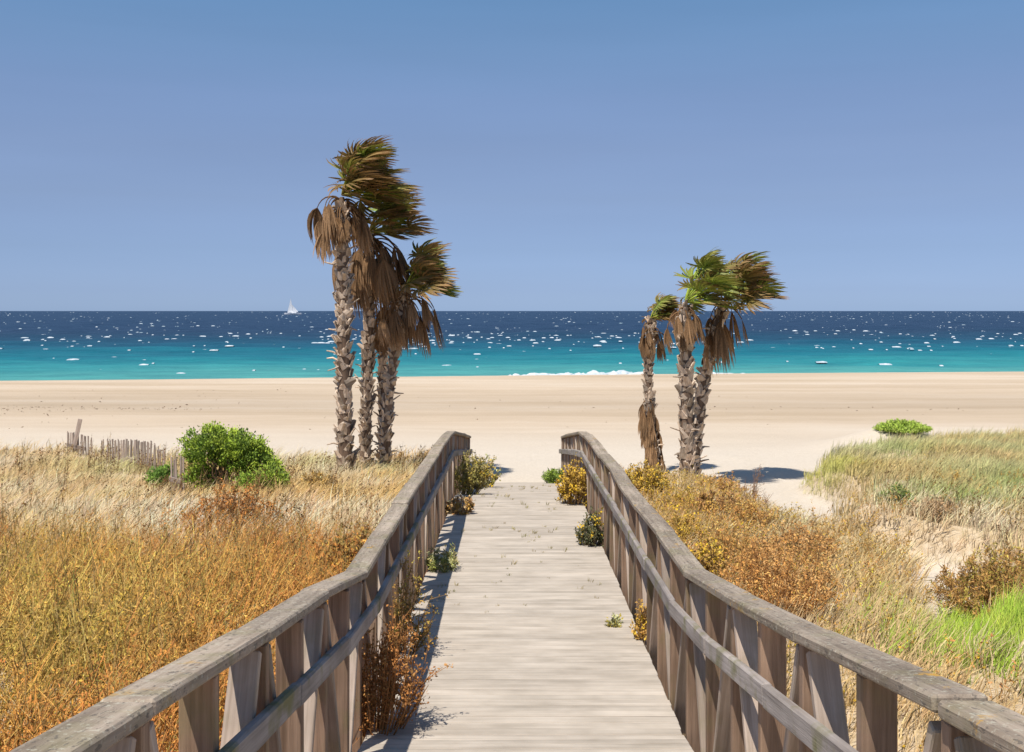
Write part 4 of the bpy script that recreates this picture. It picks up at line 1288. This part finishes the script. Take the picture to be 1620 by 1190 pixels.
# ------------------------------------------------------------------ broken dune fence
rf = np.random.default_rng(88)
def slat_mesh(k):
    w = 0.046 + 0.006 * (k % 3)
    me = box_mesh('slat', w, 0.016, 1.0, M['slat'], 0.003)
    for v in me.vertices:
        v.co.z += 0.5
        if v.co.z > 0.9: v.co.z += v.co.x * (0.5 if k % 2 else -0.3)
    return me
SLATS = [slat_mesh(k) for k in range(5)]
def fence(label, pts, heights, n, rails, seed, gaps=()):
    """slats along a line between two ground points"""
    rng = np.random.default_rng(seed)
    (x0, y0), (x1, y1) = pts
    root = empty('slat_fence', (x0, y0, float(ground_z(x0, y0))), label, 'fence')
    ang = math.atan2(y1 - y0, x1 - x0)
    for i in range(n):
        t = i / max(1, n - 1)
        if any(a < t < b for a, b in gaps): continue
        x, y = x0 + (x1 - x0) * t, y0 + (y1 - y0) * t
        z = float(ground_z(x, y)) - 0.1
        o = link('slat', SLATS[rng.integers(5)], root)
        o.location = (x - x0 + rng.normal() * 0.004, y - y0 + rng.normal() * 0.01, z - root.location.z)
        o.scale = (1, 1, np.interp(t, [a for a, b in heights], [b for a, b in heights]) * rng.uniform(0.95, 1.04) + 0.1)
        o.rotation_euler = (rng.normal() * 0.03, rng.normal() * 0.025, ang + rng.normal() * 0.1)
    for (ta, tb, hz) in rails:
        pa = Vector((x0 + (x1 - x0) * ta, y0 + (y1 - y0) * ta - 0.045, 0)); pb = Vector((x0 + (x1 - x0) * tb, y0 + (y1 - y0) * tb - 0.045, 0))
        pa.z = float(ground_z(pa.x, pa.y)) + hz; pb.z = float(ground_z(pb.x, pb.y)) + hz - 0.03
        L = (pb - pa).length
        o = link('fence_rail', box_mesh('fence_rail', 0.10, 0.035, L, M['slat'], 0.004), root)
        zz = (pb - pa).normalized(); yy = Vector((-math.sin(ang), math.cos(ang), 0)); yy = (yy - zz * yy.dot(zz)).normalized(); xx = yy.cross(zz)
        o.matrix_basis = Matrix.Translation((pa + pb) / 2 - root.location) @ Matrix((xx, yy, zz)).transposed().to_4x4()
    return root
def gp(px, Y): return ((px - CX) / F * Y, Y)
fence('short broken fence piece of grey slats leaning by the green shrub', (gp(272, 22.7), gp(291, 22.4)), [(0, 0.72), (1, 0.76)], 7, [(-0.15, 0.85, 0.30)], 1)
fence('long sagging slat fence piece in the left dune grass', (gp(163, 29.6), gp(261, 26.2)), [(0, 0.58), (0.4, 0.66), (0.8, 0.72), (1, 0.55)], 58, [(0.42, 0.80, 0.20)], 2, ((0.03, 0.06), (0.13, 0.15), (0.24, 0.26)))
fence('far left slat fence piece half buried in the grass', (gp(107, 31.8), gp(146, 30.8)), [(0, 0.62), (1, 0.55)], 18, [(0.0, 0.75, 0.25)], 3, ((0.66, 0.72), (0.78, 0.82), (0.85, 0.97)))
a = at(118, 704, 31.3); b = at(127, 663, 31.3)
lp = empty('leaning_plank', (a.x, a.y, a.z), 'pale plank leaning against the far left fence piece', 'plank')
beam('board', a - Vector((0, 0, 0.0)), b, 0.11, 0.03, M['slat'], lp, 0.003).name = 'board'

# ------------------------------------------------------------------ sailing boat
def sailboat():
    Y = 1650.0
    p = at(463.5, 497.5, Y)
    root = empty('sailing_yacht', (p.x, Y, 0.3), 'small white sailing yacht far out on the dark blue sea', 'sailboat')
    k = Y / F                       # metres per photograph pixel
    L = 27 * k; n = 13
    bm = bmesh.new()
    ringv = []
    for i in range(n):
        t = i / (n - 1) * 2 - 1
        w = 2.2 * (1 - abs(t) ** 2.6) + 0.06 if t < 0 else 2.2 * (1 - 0.35 * t * t)
        sheer = 0.7 * t * t
        ringv.append([bm.verts.new((t * L / 2, s * w * f, z)) for s, f, z in ((-1, 1, 2.0 + sheer), (-1, 0.8, 0.4), (0, 0.1, -0.7), (1, 0.8, 0.4), (1, 1, 2.0 + sheer))])
    for i in range(n - 1):
        for j in range(4):
            bm.faces.new((ringv[i][j], ringv[i + 1][j], ringv[i + 1][j + 1], ringv[i][j + 1]))
        bm.faces.new((ringv[i][4], ringv[i + 1][4], ringv[i + 1][0], ringv[i][0]))
    bm.faces.new(ringv[0]); bm.faces.new(list(reversed(ringv[-1])))
    me = bpy.data.meshes.new('hull'); bm.to_mesh(me); bm.free()
    link('hull', me, root, M['hull'])
    me = box_mesh('cabin', 7.0, 2.4, 1.1, M['hull'], 0.25); o = link('cabin', me, root); o.location = (1.5, 0, 2.7)
    mx, top = 0.3 * k, 26 * k
    lean = -4.0 * k
    kt = Kit(); kt.tube(np.array([[mx, 0, 1.5], [mx + lean, 0.6, top]]), [0.28, 0.14], (1, 1, 1), 6)
    V, T, C = kt.arrays(); link('mast', tri_mesh('mast', V, T), root, M['mast'])
    kt = Kit(); kt.tube(np.array([[mx, 0, 3.2], [mx + 8.5 * k, 0.8, 3.4]]), [0.18, 0.14], (1, 1, 1), 6)
    V, T, C = kt.arrays(); link('boom', tri_mesh('boom', V, T), root, M['mast'])
    def sail(name, a, b, c, belly):
        V = []; T = []; m = 8
        a, b, c = map(np.array, (a, b, c))
        for i in range(m + 1):
            for j in range(m + 1 - i):
                u_, v_ = i / m, j / m; w_ = 1 - u_ - v_
                q = a * w_ + b * u_ + c * v_
                q = q + np.array([0, belly, 0]) * (u_ * v_ + v_ * w_ + w_ * u_) * 2
                V.append(q)
        idx = {}; c_ = 0
        for i in range(m + 1):
            for j in range(m + 1 - i):
                idx[i, j] = c_; c_ += 1
        for i in range(m):
            for j in range(m - i):
                T.append((idx[i, j], idx[i + 1, j], idx[i, j + 1]))
                if j < m - i - 1: T.append((idx[i + 1, j], idx[i + 1, j + 1], idx[i, j + 1]))
        link(name, tri_mesh(name, np.array(V), np.array(T), None, True), root, M['sail'])
    sail('mainsail', (mx + 0.3 + lean * 0.12, 0, 3.8), (mx + 7.8 * k, 0.8, 4.0), (mx + lean * 0.62 + 0.3, 0.5, top * 0.62), 0.8)
    sail('headsail', (-L * 0.33, 0, 2.6), (mx - 0.6, 0.4, 3.2), (mx + lean * 0.98 - 0.1, 0.6, top * 0.97), 0.7)
    return root
sailboat()
